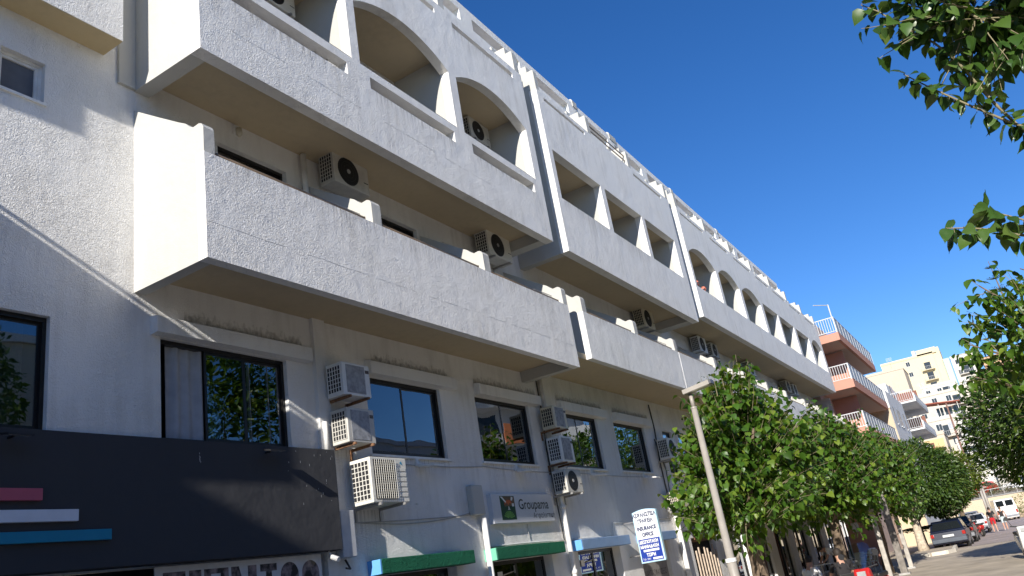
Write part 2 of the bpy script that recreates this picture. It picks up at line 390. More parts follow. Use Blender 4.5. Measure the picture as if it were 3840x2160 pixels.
# ---- block 1, upper screen of arches
bays1 = [(6.1, 8.95), (9.16, 12.03), (12.3, 15.2)]
ops = []
for a, b in bays1:
    ops.append((a, b, 10.24, 11.58, 0.40)); ops.append((a + .22, b - .14, 9.84, 10.08, 0)); ops.append((a + .2, b - .17, 12.97, 13.11, 0))
screen(5.87, 15.5, 8.73, 13.3, F, .2, ops).build('arcade_front', STU, HOT)
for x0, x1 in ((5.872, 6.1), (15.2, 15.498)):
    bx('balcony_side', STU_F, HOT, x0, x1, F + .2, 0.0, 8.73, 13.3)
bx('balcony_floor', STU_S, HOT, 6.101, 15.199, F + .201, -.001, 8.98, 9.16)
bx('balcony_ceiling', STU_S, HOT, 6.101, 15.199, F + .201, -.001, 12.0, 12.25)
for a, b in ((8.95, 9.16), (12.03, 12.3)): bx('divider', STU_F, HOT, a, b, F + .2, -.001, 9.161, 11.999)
for a, b in bays1:
    m = MB(); m.box(a, b, F + .01, F + .07, 10.241, 10.262); m.build('sill_trim', RAIL, HOT)
STEP = [(-1.378, 13.2), (-1.378, 13.85), (-1.355, 13.875), (-1.20, 13.875), (-1.20, 14.07), (-.86, 14.07), (-.86, 14.27), (-.52, 14.27), (-.52, 14.48), (0.0, 14.48), (0.0, 12.3), (F + .202, 12.3), (F + .202, 13.2)]
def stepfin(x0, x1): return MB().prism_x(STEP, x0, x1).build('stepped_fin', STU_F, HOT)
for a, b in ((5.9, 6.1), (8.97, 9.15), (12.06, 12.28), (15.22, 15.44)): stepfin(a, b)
# ---- block 2 upper screen, rectangular openings
bays2 = [(16.5, 19.32), (19.6, 22.3), (22.56, 25.2)]
ops = [(a, b, 10.2, 11.58, 0) for a, b in bays2] + [(16.62, 19.0, 13.08, 13.18, 0), (22.5, 24.9, 13.08, 13.18, 0)]
screen(16.28, 25.7, 8.72, 13.3, F, .22, ops).build('arcade_front', STU, HOT)
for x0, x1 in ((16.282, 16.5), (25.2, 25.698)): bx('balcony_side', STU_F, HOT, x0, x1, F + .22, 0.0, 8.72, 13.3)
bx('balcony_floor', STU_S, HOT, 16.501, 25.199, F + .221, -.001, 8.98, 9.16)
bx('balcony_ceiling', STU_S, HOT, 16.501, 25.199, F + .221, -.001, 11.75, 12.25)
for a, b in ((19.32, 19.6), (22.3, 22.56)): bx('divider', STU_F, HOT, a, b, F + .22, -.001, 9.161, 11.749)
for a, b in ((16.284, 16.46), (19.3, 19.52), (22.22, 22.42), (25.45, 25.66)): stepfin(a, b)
m = MB()
for z in (13.55, 13.72): m.tube([(19.52, F + .08, z), (22.2, F + .08, z)], .02, 8)
m.build('terrace_rail', RAIL, HOT)
# ---- block 3 upper screen
bays3 = [(26.68, 29.78), (30.12, 33.0), (33.38, 36.45), (36.92, 39.76), (40.08, 43.2), (43.7, 46.86), (47.5, 50.4)]
ops = []
for i, (a, b) in enumerate(bays3):
    if i in (0, 1, 2, 6): ops.append((a, b, 10.26, 11.60, .40))
    else: ops.append((a, b, 10.26, 11.80, 0))
    ops.append((a + .15, b - .4, 13.12, 13.2, 0))
screen(26.48, 50.95, 9.08, 13.32, F, .22, ops).build('arcade_front', STU, HOT)
bx('balcony_side', STU_F, HOT, 26.482, 26.68, F + .22, 0.0, 9.08, 13.32); bx('balcony_side', STU_F, HOT, 50.4, 50.948, F + .22, 0.0, 9.08, 13.32)
bx('balcony_floor', STU_S, HOT, 26.681, 50.399, F + .221, -.001, 9.084, 9.2)
bx('balcony_ceiling', STU_S, HOT, 26.681, 50.399, F + .221, -.001, 12.02, 12.25)
for (a, b), (c_, d_) in zip(bays3, bays3[1:]): bx('divider', STU_F, HOT, b, c_, F + .22, -.001, 9.201, 12.019)
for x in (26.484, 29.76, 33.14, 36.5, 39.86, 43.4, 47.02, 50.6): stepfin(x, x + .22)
# ---- blocks 2 and 3 lower balcony, one long front
screen(16.35, 50.95, 6.06, 7.2, F, TH, []).build('balcony_front', STU, HOT)
bx('balcony_floor', STU_S, HOT, 15.6, 50.9, F + TH + .001, -.001, 6.064, 6.2)
bx('gap_floor', STU_S, HOT, 15.62, 16.349, -1.05, F + TH, 6.068, 6.19)
XD = [16.352, 19.45, 22.45, 26.3, 29.85, 33.15, 36.45, 40.2, 43.6, 47.1, 50.7]
for x in XD: divider(x, x + .22, 6.201)
for a, b in zip(XD, XD[1:]): rail_on(a + .22, b, 7.2)
MB().tube([(22.72, F - .004, 7.2), (22.71, F - .004, 6.7), (22.68, F - .004, 6.06)], .007, 6).build('joint_strip', STU, HOT)
# ---- doors on the balconies, dark sliding leaves set back in the wall
def opening_fill(kind, a, b, z0, z1, y=0.1, panes=2, curtain=None, depth=0.9, open_left=0.0):
    w = MB(); t = .045
    w.box(a, a + t, y - .03, y + .05, z0, z1); w.box(b - t, b, y - .03, y + .05, z0, z1)
    w.box(a + t, b - t, y - .03, y + .05, z1 - t * 1.2, z1); w.box(a + t, b - t, y - .03, y + .05, z0, z0 + t * 1.2)
    win = w.build(kind, ALU, HOT)
    n = panes; a2 = a + open_left; pw = (b - a2 - 2 * t) / n
    for i in range(n):
        xa = a2 + t + pw * i; xb = xa + pw; yy = y - .012 + (.022 if i % 2 else 0)
        m = MB(); s = .035
        m.box(xa, xa + s, yy, yy + .02, z0 + t * 1.2, z1 - t * 1.2); m.box(xb - s, xb, yy, yy + .02, z0 + t * 1.2, z1 - t * 1.2)
        m.box(xa + s, xb - s, yy, yy + .02, z1 - t * 1.2 - s, z1 - t * 1.2); m.box(xa + s, xb - s, yy, yy + .02, z0 + t * 1.2, z0 + t * 1.2 + s)
        m.build('sash', ALU, win)
        bx('pane', GL if kind == 'window' else GLD, win, xa + s, xb - s, yy + .007, yy + .012, z0 + t * 1.2 + s, z1 - t * 1.2 - s)
    # the dim room behind
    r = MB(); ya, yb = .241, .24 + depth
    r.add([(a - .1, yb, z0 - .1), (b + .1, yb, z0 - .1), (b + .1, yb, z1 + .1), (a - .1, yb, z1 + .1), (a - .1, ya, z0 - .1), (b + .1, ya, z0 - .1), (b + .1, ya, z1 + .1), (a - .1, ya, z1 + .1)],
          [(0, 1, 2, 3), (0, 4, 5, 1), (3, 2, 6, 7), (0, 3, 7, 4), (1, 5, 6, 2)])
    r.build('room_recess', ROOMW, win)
    if curtain:
        for (ca, cb, cm) in curtain:
            m = MB(); n2 = max(8, int((cb - ca) / .03)); pts = []
            for i in range(n2 + 1):
                u = i / n2; x = ca + (cb - ca) * u
                pts.append((x, y + (.05 if open_left else .16) + .028 * math.sin(u * (cb - ca) * 34) + .012 * math.sin(u * 11 + 1)))
            vs = [(x, yy, z0) for x, yy in pts] + [(x, yy, z1) for x, yy in pts]
            m.add(vs, [(i, i + 1, i + n2 + 2, i + n2 + 1) for i in range(n2)])
            m.build('curtain', cm, win, smooth=True)
    return win
for a, b in DL2[:7]: opening_fill('balcony_door', a, b, 6.25, 8.52, .12)
for a, b in DL2[7:]: bx('balcony_door', ALU, HOT, a, b, .12, .2, 6.25, 8.52)
for a, b in DL3[:6]: bx('balcony_door', ALU, HOT, a, b, .12, .2, 9.25, 11.5)
for a, b in DL3[6:]: bx('balcony_door', ALU, HOT, a, b, .12, .2, 9.25, 11.5)
CUR = {0: [(2.6, 4.7, CURT)], 1: [(6.42, 6.97, CURT), (7.05, 7.75, CURT), (7.95, 8.3, BLIND)], 2: [(10.2, 10.5, CURT)], 3: [(14.8, 15.45, BLIND)], 4: [(18.3, 18.95, BLIND)], 5: [(21.3, 22.1, BLIND)]}
for i, (a, b) in enumerate(W1F):
    if i < 8: opening_fill('window', a, b, 3.9, 5.22, .1, panes=1 if i in (6, 7) else 2, curtain=CUR.get(i), open_left=.68 if i == 1 else 0)
    else: opening_fill('window', a, b, 3.9, 5.22, .1, panes=2)
    if i >= 2: bx('window_sill', WHITEP, HOT, a - .06, b + .06, -.045, .06, 3.862, 3.9)
for i, (a, b) in enumerate(W1F[1:6]):
    lo = 6.1 if i == 0 else a + .02
    MB().prism_x([(0, 5.225), (-.14, 5.235), (-.14, 5.44), (-.12, 5.455), (0, 5.475)], lo, b + .42).build('window_hood', STU, HOT)
for a, b in W1F[8:]:
    MB().prism_x([(0, 5.225), (-.14, 5.235), (-.14, 5.44), (-.12, 5.455), (0, 5.475)], a, b + .42).build('window_hood', STU, HOT)
# small bathroom window, white frame
m = MB(); a, b, z0, z1 = 4.13, 4.66, 7.95, 8.53
for k, (i0, y0) in enumerate(((0, .08), (.035, .10))):
    A, B, C_, D_ = a + i0, b - i0 - .06 * (1 - k) * 0, z0 + i0, z1 - i0
    m.box(A, A + .035, y0, y0 + .05, C_, D_); m.box(B - .035, B, y0, y0 + .05, C_, D_); m.box(A + .035, B - .035, y0, y0 + .05, D_ - .035, D_); m.box(A + .035, B - .035, y0, y0 + .05, C_, C_ + .035)
sw = m.build('window', WHITE, HOT); bx('pane', BLIND, sw, a + .07, b - .07, .125, .13, z0 + .07, z1 - .07); bx('blind', BLIND, sw, a + .05, b - .05, .2, .21, z0, z1)
bx('window_sill', WHITEP, HOT, 4.1, 4.68, -.03, .08, 7.915, 7.95)
# pilaster with a drainpipe beside the curtained window
bx('pilaster', STU, HOT, 8.9, 9.16, -.07, 0.0, 3.6, 5.98)
# ground floor: door surrounds, hoods, leaves
def hood(a, b, m1, m2):
    MB().box(a + .03, b, -.26, 0.0, 2.05, 2.27).build('door_hood', m1, HOT, bevel=.012)
    bx('door_hood', m2, HOT, a - .0, a + .03, -.255, 0.0, 2.055, 2.265)
hood(9.72, 12.22, STU_G, STU_LB); hood(12.92, 15.6, STU_G, STU_LG); hood(16.38, 19.0, STU_BL, STU_LB); hood(20.0, 22.19, STU_BL, STU_LB)
for i, (a, b) in enumerate(DO[1:], 1):
    d = MB(); y = .2
    d.box(a, a + .06, y, y + .06, -.25, 2.05); d.box(b - .06, b, y, y + .06, -.25, 2.05); d.box(a + .06, b - .06, y, y + .06, 1.98, 2.05); d.box((a + b) / 2 - .04, (a + b) / 2 + .04, y, y + .06, -.25, 1.98)
    dr = d.build('door', ALU, HOT)
    for xa, xb in ((a + .06, (a + b) / 2 - .04), ((a + b) / 2 + .04, b - .06)):
        bx('pane', GLD, dr, xa, xb, y + .02, y + .03, -.25, 1.98)
    r = MB(); r.add([(a - .2, 2.2, -.3), (b + .2, 2.2, -.3), (b + .2, 2.2, 2.2), (a - .2, 2.2, 2.2), (a - .2, .27, -.3), (b + .2, .27, -.3), (b + .2, .27, 2.2), (a - .2, .27, 2.2)], [(0, 1, 2, 3), (3, 2, 6, 7), (0, 3, 7, 4), (1, 5, 6, 2)])
    r.build('room_recess', DARK, dr)
    if i in (2, 3):
        bx('door_notice', WHITE, dr, a + .45, a + .62, y - .006, y - .001, 1.72, 1.86)
        m = MB(); m.tube([(a + .62, y - .02, 1.79), (a + 1.05, y - .02, 1.84)], .01, 6); m.tube([(a + 1.05, y - .02, 1.8), (a + 1.05, y - .02, 1.94)], .016, 6); m.build('door_closer', STEEL, dr)
# faded lettering on the last office's grey shutter
SHUT = plain('grey_roller_shutter', (0.30, 0.28, 0.26), 0.7)
sh = bx('shutter', SHUT, HOT, 20.2, 21.95, .10, .13, -.25, 2.0)
text_mb('ΝΑΥΤΑΣΦΑΛΙΣΕΙΣ', .20, lambda u, v, w: (20.32 + u, .096, 1.22 + v), sx=.85).build('lettering', plain('faded_print', (0.10, 0.09, 0.09), .8), sh)
# barred window with leaning poles
m = MB(); y = .06
gw = bx('window', plain('brown_wood', (0.17, 0.09, 0.05), .7), HOT, 24.0, 26.2, .1, .14, 1.9, 2.02)
bx('room_recess', DARK, gw, 24.0, 26.2, .2, .235, .15, 2.02)
WOODP = plain('pale_weathered_wood', (0.52, 0.42, 0.33), .8, var=.25, vscale=9)
for z in (.75, 1.4): bx('crossbar', plain('brown_bar', (0.16, 0.09, 0.06), .7), gw, 24.02, 26.18, .03, .06, z, z + .05)
for i in range(8):
    x = 24.2 + i * .26; bx('bar', WOODP, gw, x, x + .06, -.02, .02, .16, 1.65 + .12 * math.sin(i * 2.3))
SHOPM = plain('shop_interior', (0.05, 0.045, 0.04), .9)
for i, (a, b) in enumerate(SHOPS):
    d = MB(); d.box(a, a + .07, .1, .18, -.25, 2.1); d.box(b - .07, b, .1, .18, -.25, 2.1); d.box(a + .07, b - .07, .1, .18, 2.0, 2.1); d.box((a + b) / 2 - .035, (a + b) / 2 + .035, .1, .18, -.25, 2.0)
    dd = d.build('shop_door', ALU, HOT); bx('pane', GLD, dd, a + .07, b - .07, .14, .15, -.25, 2.0); bx('room_recess', SHOPM, dd, a - .1, b + .1, .9, .95, -.25, 2.15)
CREAMW = plain('cream_board', (0.62, 0.52, 0.36), .7)
# shop recess beneath the dark fascia
r = MB(); a, b = 3.0, 8.9
r.add([(a, 1.6, -.3), (b, 1.6, -.3), (b, 1.6, 2.45), (a, 1.6, 2.45), (a, .25, -.3), (b, .25, -.3), (b, .25, 2.45), (a, .25, 2.45)], [(0, 1, 2, 3), (3, 2, 6, 7), (0, 3, 7, 4), (1, 5, 6, 2)])
r.build('room_recess', DARK, HOT)
bx('shop_panel', plain('grey_shop_panel', (0.30, 0.31, 0.32), .6), HOT, 3.02, 5.25, .1, .14, -.2, 2.4)
# drainpipes
def pipe(pts, r=.055, mat=None, name='drainpipe', n=10): return MB().tube(pts, r, n).build(name, mat or WHITEP, HOT, smooth=True)
pipe([(12.92, -.09, -.25), (12.92, -.09, 2.82)]); pipe([(16.12, -.09, -.25), (16.12, -.09, 3.05), (16.12, -.07, 5.9)]); pipe([(22.95, -.09, -.25), (22.95, -.09, 2.75)], .07)
for x, z in ((12.92, 1.7), (16.12, 2.95), (16.12, 1.6), (22.95, 2.6)): MB().tube([(x, -.09, z), (x, -.09, z + .08)], .07 if x < 20 else .085, 10).build('pipe_collar', WHITEP, HOT, smooth=True)
pipe([(8.97, -.09, 3.87), (8.97, -.09, 4.32)], .04); pipe([(8.98, -.09, 8.95), (8.98, -.09, 7.7), (9.0, -.2, 7.6)], .05)
pipe([(9.3, -.12, 7.6), (9.9, -.3, 8.0), (10.6, -.22, 8.15)], .05)
pipe([(11.0, -.07, 3.1), (11.02, -.07, 3.1)], .02)
# electric boxes and cables on the wall
bx('meter_box', plain('grey_box', (0.52, 0.53, 0.55), .5), HOT, 9.05, 9.34, -.17, -.02, 2.34, 3.0, bevel=.012)
bx('junction_box', STU_F, HOT, 12.6, 12.97, -.13, 0.0, 2.88, 3.42, bevel=.02)
def cable(pts, r=.008, mat=None): MB().tube(pts, r, 5).build('cable', mat or plain('grey_cable', (0.42, 0.41, 0.4), .6), HOT, smooth=True)
def sag(a, b, s, n=10): return [(a[0] + (b[0] - a[0]) * i / n, a[1], a[2] + (b[2] - a[2]) * i / n - s * 4 * (i / n) * (1 - i / n)) for i in range(n + 1)]
cable(sag((9.35, -.02, 2.86), (12.6, -.02, 2.93), .10)); cable(sag((9.35, -.02, 2.84), (12.6, -.02, 2.90), .02))
cable(sag((9.7, -.02, 3.80), (13.3, -.02, 3.80), .05)); cable(sag((13.3, -.02, 3.80), (17.0, -.02, 3.78), .04)); cable(sag((17, -.02, 3.78), (22.8, -.02, 3.8), .04))
cable([(16.02, -.03, 5.98), (16.04, -.03, 5.1), (15.95, -.03, 4.3), (16.0, -.03, 3.0), (16.0, -.05, 2.3)], .014, plain('black_cable', (0.03, 0.03, 0.03), .6))
cable([(22.9, -.03, 5.95), (22.95, -.03, 5.2), (22.8, -.03, 4.2), (22.85, -.03, 2.9)], .02, MATS['black_cable']); cable([(22.75, -.03, 4.9), (23.1, -.05, 4.0), (22.95, -.05, 3.1)], .015, MATS['black_cable'])
cable(sag((13.0, -.02, 2.31), (16.1, -.02, 2.30), -.015), .012, WHITEP); cable(sag((16.2, -.02, 2.30), (18.6, -.02, 2.29), -.01), .012, WHITEP)
cable([(18.6, -.02, 2.29), (18.66, -.02, 2.55), (18.7, -.02, 2.6), (19.3, -.02, 2.6)], .010, WHITEP); cable([(9.2, -.05, 2.32), (9.24, -.1, 2.18), (9.15, -.1, 2.2)], .016, MATS['black_cable'])
cable([(14.6, -.02, 2.68), (14.58, -.02, 2.4)], .006); cable([(20.2, -.02, 2.62), (22.5, -.02, 2.62), (22.8, -.02, 2.75), (22.7, -.02, 2.95)], .012)
# bulkhead lamp under the balcony and stain patches above the hoods
m = MB(); m.box(7.56, 7.66, -.06, 0, 8.78, 8.93); lampb = m.build('bulkhead_lamp', WHITEP, HOT, bevel=.01); MB().tube([(7.61, -.09, 8.86), (7.61, -.09, 8.76), (7.61, -.09, 8.72)], [.05, .05, .02], 10).build('lamp_cover', plain('frosted_glass', (.6, .55, .42), .3), lampb, smooth=True)
mm = bpy.data.materials.new('black_mould'); mm.use_nodes = True; t = mm.node_tree; p = t.nodes['Principled BSDF']
p.inputs['Base Color'].default_value = (.05, .043, .033, 1); p.inputs['Roughness'].default_value = 1
tc = N(t, 'ShaderNodeTexCoord'); geo = N(t, 'ShaderNodeNewGeometry'); no = N(t, 'ShaderNodeTexNoise', i_Scale=16.0, i_Detail=6.0); t.links.new(geo.outputs['Position'], no.inputs['Vector'])
mp = N(t, 'ShaderNodeMapping'); mp.inputs['Scale'].default_value = (1.0, 1.0, .6); t.links.new(geo.outputs['Position'], mp.inputs['Vector']); t.links.new(mp.outputs[0], no.inputs['Vector'])
sp = N(t, 'ShaderNodeSeparateXYZ'); t.links.new(tc.outputs['Generated'], sp.inputs[0])
fz = N(t, 'ShaderNodeMapRange'); fz.inputs[1].default_value = 0; fz.inputs[2].default_value = 1; fz.inputs[3].default_value = .34; fz.inputs[4].default_value = -.30; t.links.new(sp.outputs['Z'], fz.inputs[0])
ad = N(t, 'ShaderNodeMath', operation='ADD'); t.links.new(no.outputs[0], ad.inputs[0]); t.links.new(fz.outputs[0], ad.inputs[1])
ar = N(t, 'ShaderNodeMapRange'); ar.inputs[1].default_value = .40; ar.inputs[2].default_value = .95; ar.inputs[3].default_value = 0; ar.inputs[4].default_value = .55; t.links.new(ad.outputs[0], ar.inputs[0]); t.links.new(ar.outputs[0], p.inputs['Alpha'])
for a, b in ((6.6, 8.7), (10.3, 12.5), (13.4, 15.9), (16.9, 19.4), (20.1, 22.6)):
    MB().add([(a, -.004, 5.47), (b, -.004, 5.47), (b, -.004, 5.72), (a, -.004, 5.72)], [(0, 1, 2, 3)]).build('mould_stain', mm, HOT)
# the neighbouring balcony block, just out of frame to the left: its shadow crosses the wall
screen(-8, 2.2, 6.05, 7.2, F, TH, []).build('balcony_front', STU, HOT)
MB().prism_x([(0.0, 6.05), (F + TH, 6.05), (F + TH, 7.08), (F, 7.08), (F, 7.25), (0.0, 7.25)], 2.0, 2.198).build('balcony_side', STU_F, HOT)
bx('balcony_floor', STU_S, HOT, -8, 1.999, F + TH + .001, -.001, 6.06, 6.2)
MB().tube([(2.1, -.02, 7.365), (2.1, F + .06, 7.365), (-8, F + .06, 7.365)], .03, 8).build('handrail', RAIL, HOT)

random.seed(12)
def seam(xa, xb, z, y=F - .0005):
    n = int((xb - xa) / .10); zz = z; i = 0
    while i < n:
        L = random.randint(5, 16); pts = []
        for k in range(i, min(n, i + L) + 1):
            zz += random.gauss(0, .004); zz += (z - zz) * .12; pts.append((xa + (xb - xa) * k / n, y, zz))
        if len(pts) > 2: MB().tube(pts, [.0012 + .003 * random.random() for _ in pts], 5).build('render_seam', STU, HOT)
        i += L + random.randint(1, 7)
seam(5.9, 15.5, 6.22); seam(6.4, 13, 9.3)
# cafe awning along the far half of the ground floor
AWN = plain('cream_awning_cloth', (0.70, 0.58, 0.38), .9, var=.06)
aw = thing('cafe_awning', 'long cream cafe awning stretched over the tables under the trees', 'awning', (27.2, -.02, 2.4))
MB().prism_x([(-.02, 3.02), (-2.9, 2.42), (-2.9, 2.39), (-.02, 2.98)], 27.2, 45.6).build('cloth', AWN, aw)
MB().prism_x([(-2.9, 2.39), (-2.9, 2.2), (-2.885, 2.2), (-2.885, 2.39)], 27.2, 45.6).build('valance', AWN, aw)
MB().tube([(27.15, -2.88, 2.37), (45.65, -2.88, 2.37)], .03, 8).build('front_bar', STEEL, aw)
for x in (27.3, 33.4, 39.5, 45.5): MB().tube([(x, -.03, 2.6), (x, -2.85, 2.36)], .022, 6).build('arm', STEEL, aw)

# water and rust runs below air conditioners, sills and hood ends
ms = bpy.data.materials.new('drip_stain'); ms.use_nodes = True; t = ms.node_tree; p = t.nodes['Principled BSDF']
p.inputs['Base Color'].default_value = (.16, .12, .08, 1); p.inputs['Roughness'].default_value = 1
geo = N(t, 'ShaderNodeNewGeometry'); tc = N(t, 'ShaderNodeTexCoord'); mp = N(t, 'ShaderNodeMapping'); mp.inputs['Scale'].default_value = (1, 1, .06); t.links.new(geo.outputs['Position'], mp.inputs['Vector'])
no = N(t, 'ShaderNodeTexNoise', i_Scale=26.0, i_Detail=4.0); t.links.new(mp.outputs[0], no.inputs['Vector'])
sp = N(t, 'ShaderNodeSeparateXYZ'); t.links.new(tc.outputs['Generated'], sp.inputs[0])
pw = N(t, 'ShaderNodeMath', operation='POWER'); pw.inputs[1].default_value = 1.3; t.links.new(sp.outputs['Z'], pw.inputs[0])
ar = N(t, 'ShaderNodeMapRange'); ar.inputs[1].default_value = .46; ar.inputs[2].default_value = .72; ar.inputs[3].default_value = 0; ar.inputs[4].default_value = .36; t.links.new(no.outputs[0], ar.inputs[0])
ml = N(t, 'ShaderNodeMath', operation='MULTIPLY'); t.links.new(ar.outputs[0], ml.inputs[0]); t.links.new(pw.outputs[0], ml.inputs[1]); t.links.new(ml.outputs[0], p.inputs['Alpha'])
for a, b, z0, z1, y in ((9.1, 9.7, 3.3, 3.95, -.003), (9.45, 10.25, 2.35, 3.02, -.003), (15.8, 16.5, 2.5, 3.2, -.003), (22.5, 23.2, 3.3, 4.2, -.003), (10.1, 12.2, 3.5, 3.86, -.004), (13.4, 15.5, 3.5, 3.86, -.004), (16.9, 19, 3.45, 3.86, -.004), (20, 22.2, 3.5, 3.86, -.004), (24.2, 24.8, 1.5, 2.1, -.003),
                        (6.2, 15.5, 6.75, 7.178, F - .0025), (16.5, 30, 6.8, 7.198, F - .0025), (9.4, 11.9, 9.35, 9.838, F - .0025), (12.6, 15, 9.35, 9.838, F - .0025), (6.4, 8.6, 9.35, 9.838, F - .0025), (16.6, 19.2, 9.7, 10.198, F - .0025), (19.7, 22.2, 9.7, 10.198, F - .0025), (12.5, 15, 12.55, 12.968, F - .0025)):
    MB().add([(a, y, z0), (b, y, z0), (b, y, z1), (a, y, z1)], [(0, 1, 2, 3)]).build('drip_stain', ms, HOT)
# ------------------------------------------------------------------ things fixed to the hotel
FS = thing('shop_fascia', 'charcoal shop fascia with pink, white and teal bars under the curtained window', 'fascia', (5, -.02, 2.45))
bx('panel', FASC, FS, -4, 8.99, -.22, -.005, 2.45, 3.87, bevel=.006)
for nm, x, z0, z1, c in (('pink_bar', 4.68, 3.14, 3.26, (0.50, 0.10, 0.15)), ('white_bar', 5.06, 2.93, 3.05, (0.72, 0.74, 0.80)), ('teal_bar', 5.43, 2.73, 2.84, (0.0, 0.22, 0.36))):
    bx(nm, plain(nm + '_paint', c, .4, var=.05), FS, 2.0, x, -.27, -.221, z0, z1, bevel=.004)
CHIP = plain('chipped_paint', (.55, .55, .55), .9)
random.seed(3)
m = MB()
for i in range(26):
    x = 8.0 + random.random() * .95 if i > 6 else 6.6 + random.random() * .02; z = 3.05 + random.random() * .78 if i > 6 else 3.5 + random.random() * .2
    h = .008 + random.random() * .03; m.add([(x, -.2225, z), (x + .006, -.2225, z), (x + .005, -.2225, z + h), (x, -.2225, z + h * .8)], [(0, 1, 2, 3)])
m.build('paint_chips', CHIP, FS)['kind'] = 'stuff'
LENS = plain('lamp_lens', (.35, .36, .36), .3)
for x, nm in ((7.66, 'slim black floodlight on the charcoal fascia below the curtained window'), (4.34, 'slim black floodlight on the charcoal fascia above the pink bar')):
    f = thing('fascia_floodlight', nm, 'floodlight', (x, -.22, 3.74))
    MB().box(x - .012, x + .012, -.32, -.222, 3.75, 3.77).build('arm', ACD, f)
    MB().prism_x([(-.32, 3.785), (-.46, 3.755), (-.46, 3.735), (-.32, 3.765)], x - .13, x + .13).build('housing', ACD, f)
    MB().prism_x([(-.335, 3.764), (-.445, 3.7395), (-.445, 3.737), (-.335, 3.761)], x - .11, x + .11).build('lens', LENS, f)
# photo-letter poster in the shop window
PO = thing('window_poster', 'white shop window poster with big letters cut from photographs below the charcoal fascia', 'poster', (6.1, -.03, 1.5))
bx('sheet', plain('poster_white', (.62, .63, .66), .5), PO, 6.1, 8.72, -.05, -.03, 1.3, 2.43)
mph = bpy.data.materials.new('photo_print'); mph.use_nodes = True; t = mph.node_tree; p = t.nodes['Principled BSDF']
vo = N(t, 'ShaderNodeTexNoise', i_Scale=9.0, i_Detail=5.0); geo = N(t, 'ShaderNodeNewGeometry'); t.links.new(geo.outputs['Position'], vo.inputs['Vector'])
cr = N(t, 'ShaderNodeValToRGB'); e = cr.color_ramp.elements; e[0].position = .42; e[0].color = (.012, .012, .018, 1); e[1].position = .66; e[1].color = (.30, .24, .26, 1); t.links.new(vo.outputs[0], cr.inputs[0]); t.links.new(cr.outputs[0], p.inputs['Base Color']); p.inputs['Roughness'].default_value = .3
LT = 2.36
def let(polys):
    m = MB()
    for pl in polys: m.add([(x, -.052, z) for x, z in pl], [tuple(range(len(pl)))])
    m.build('photo_letter', mph, PO)
def rc(a, b, z0, z1): return [(a, z0), (b, z0), (b, z1), (a, z1)]
let([rc(6.2, 6.5, 1.6, LT)]); let([rc(6.55, 6.72, 1.6, LT)]); let([rc(6.76, 7.12, 2.3, LT), rc(6.76, 6.86, 1.6, 2.3), rc(7.0, 7.12, 2.22, 2.3)])
let([rc(7.16, 7.28, 1.6, LT), [(7.28, LT), (7.28, 2.2), (7.36, 1.9), (7.36, 2.1)]]); let([rc(7.42, 7.56, 1.6, LT)]); let([rc(7.62, 7.9, 2.27, LT), rc(7.71, 7.81, 1.6, 2.27)])
for cx in (8.12, 8.5): let([[(cx + .16 * math.cos(math.pi * k / 12), 2.2 + .16 * math.sin(math.pi * k / 12)) for k in range(13)] + [(cx - .16, 1.7), (cx + .16, 1.7)]])
cc = thing('security_camera', 'small white security camera under the fascia beside the poster', 'camera', (8.78, -.1, 2.3))
MB().tube([(8.78, -.2, 2.36), (8.78, -.32, 2.31)], .035, 10).build('housing', WHITE, cc); MB().tube([(8.78, -.19, 2.37), (8.78, -.15, 2.45)], .012, 6).build('bracket', WHITE, cc)

# ---- insurance sign on the wall
SGN = plain('sign_face_pale', (.60, .62, .66), .35, var=.03); INK = plain('sign_ink', (.012, .02, .022), .4)
SG = thing('insurance_sign', 'pale insurance sign with dark green square emblem above the second green door hood', 'sign', (14.2, -.05, 2.68))
bx('board', SGN, SG, 13.02, 15.42, -.25, -.06, 2.685, 3.25, bevel=.01)
YS = -.2525
def pl(x0, z0): return lambda u, v, w: (x0 + u, YS, z0 + v)
text_mb('Groupama', .285, pl(13.99, 2.945), bold=.002, sx=1.0).build('lettering', INK, SG)
text_mb('Ασφαλιστική', .145, pl(14.52, 2.765), sx=1.05).build('lettering', INK, SG)
em = bx('emblem', plain('emblem_green', (.012, .055, .03), .4), SG, 13.32, 13.85, YS - .002, YS + .002, 2.75, 3.20)
def poly(mat, *pls, nm='emblem_shape', dy=-.0035):
    m = MB()
    for q in pls: m.add([(x, YS + dy, z) for x, z in q], [tuple(range(len(q)))])
    m.build(nm, mat, em)
OR = plain('emblem_orange', (.55, .12, .03), .4); BRN = plain('emblem_brown', (.16, .09, .05), .4); EG = plain('emblem_light_green', (.16, .38, .08), .4); EW = plain('emblem_white', (.75, .75, .72), .4)
poly(BRN, [(13.46, 3.0), (13.84, 3.02), (13.84, 3.19), (13.42, 3.19)])
poly(OR, [(13.44, 3.03), (13.52, 3.11), (13.6, 3.13), (13.7, 3.12), (13.74, 3.05), (13.64, 3.07), (13.6, 3.02), (13.56, 3.07)], dy=-.005)
poly(EW, [(13.33, 3.19), (13.4, 3.19), (13.53, 3.09), (13.5, 3.07)], [(13.7, 3.12), (13.74, 3.19), (13.8, 3.17), (13.76, 3.11)], [(13.73, 3.0), (13.81, 3.0), (13.81, 3.06), (13.73, 3.06)], [(13.55, 2.94), (13.66, 2.94), (13.62, 2.96), (13.62, 3.0), (13.59, 3.0), (13.59, 2.96)], dy=-.0055)
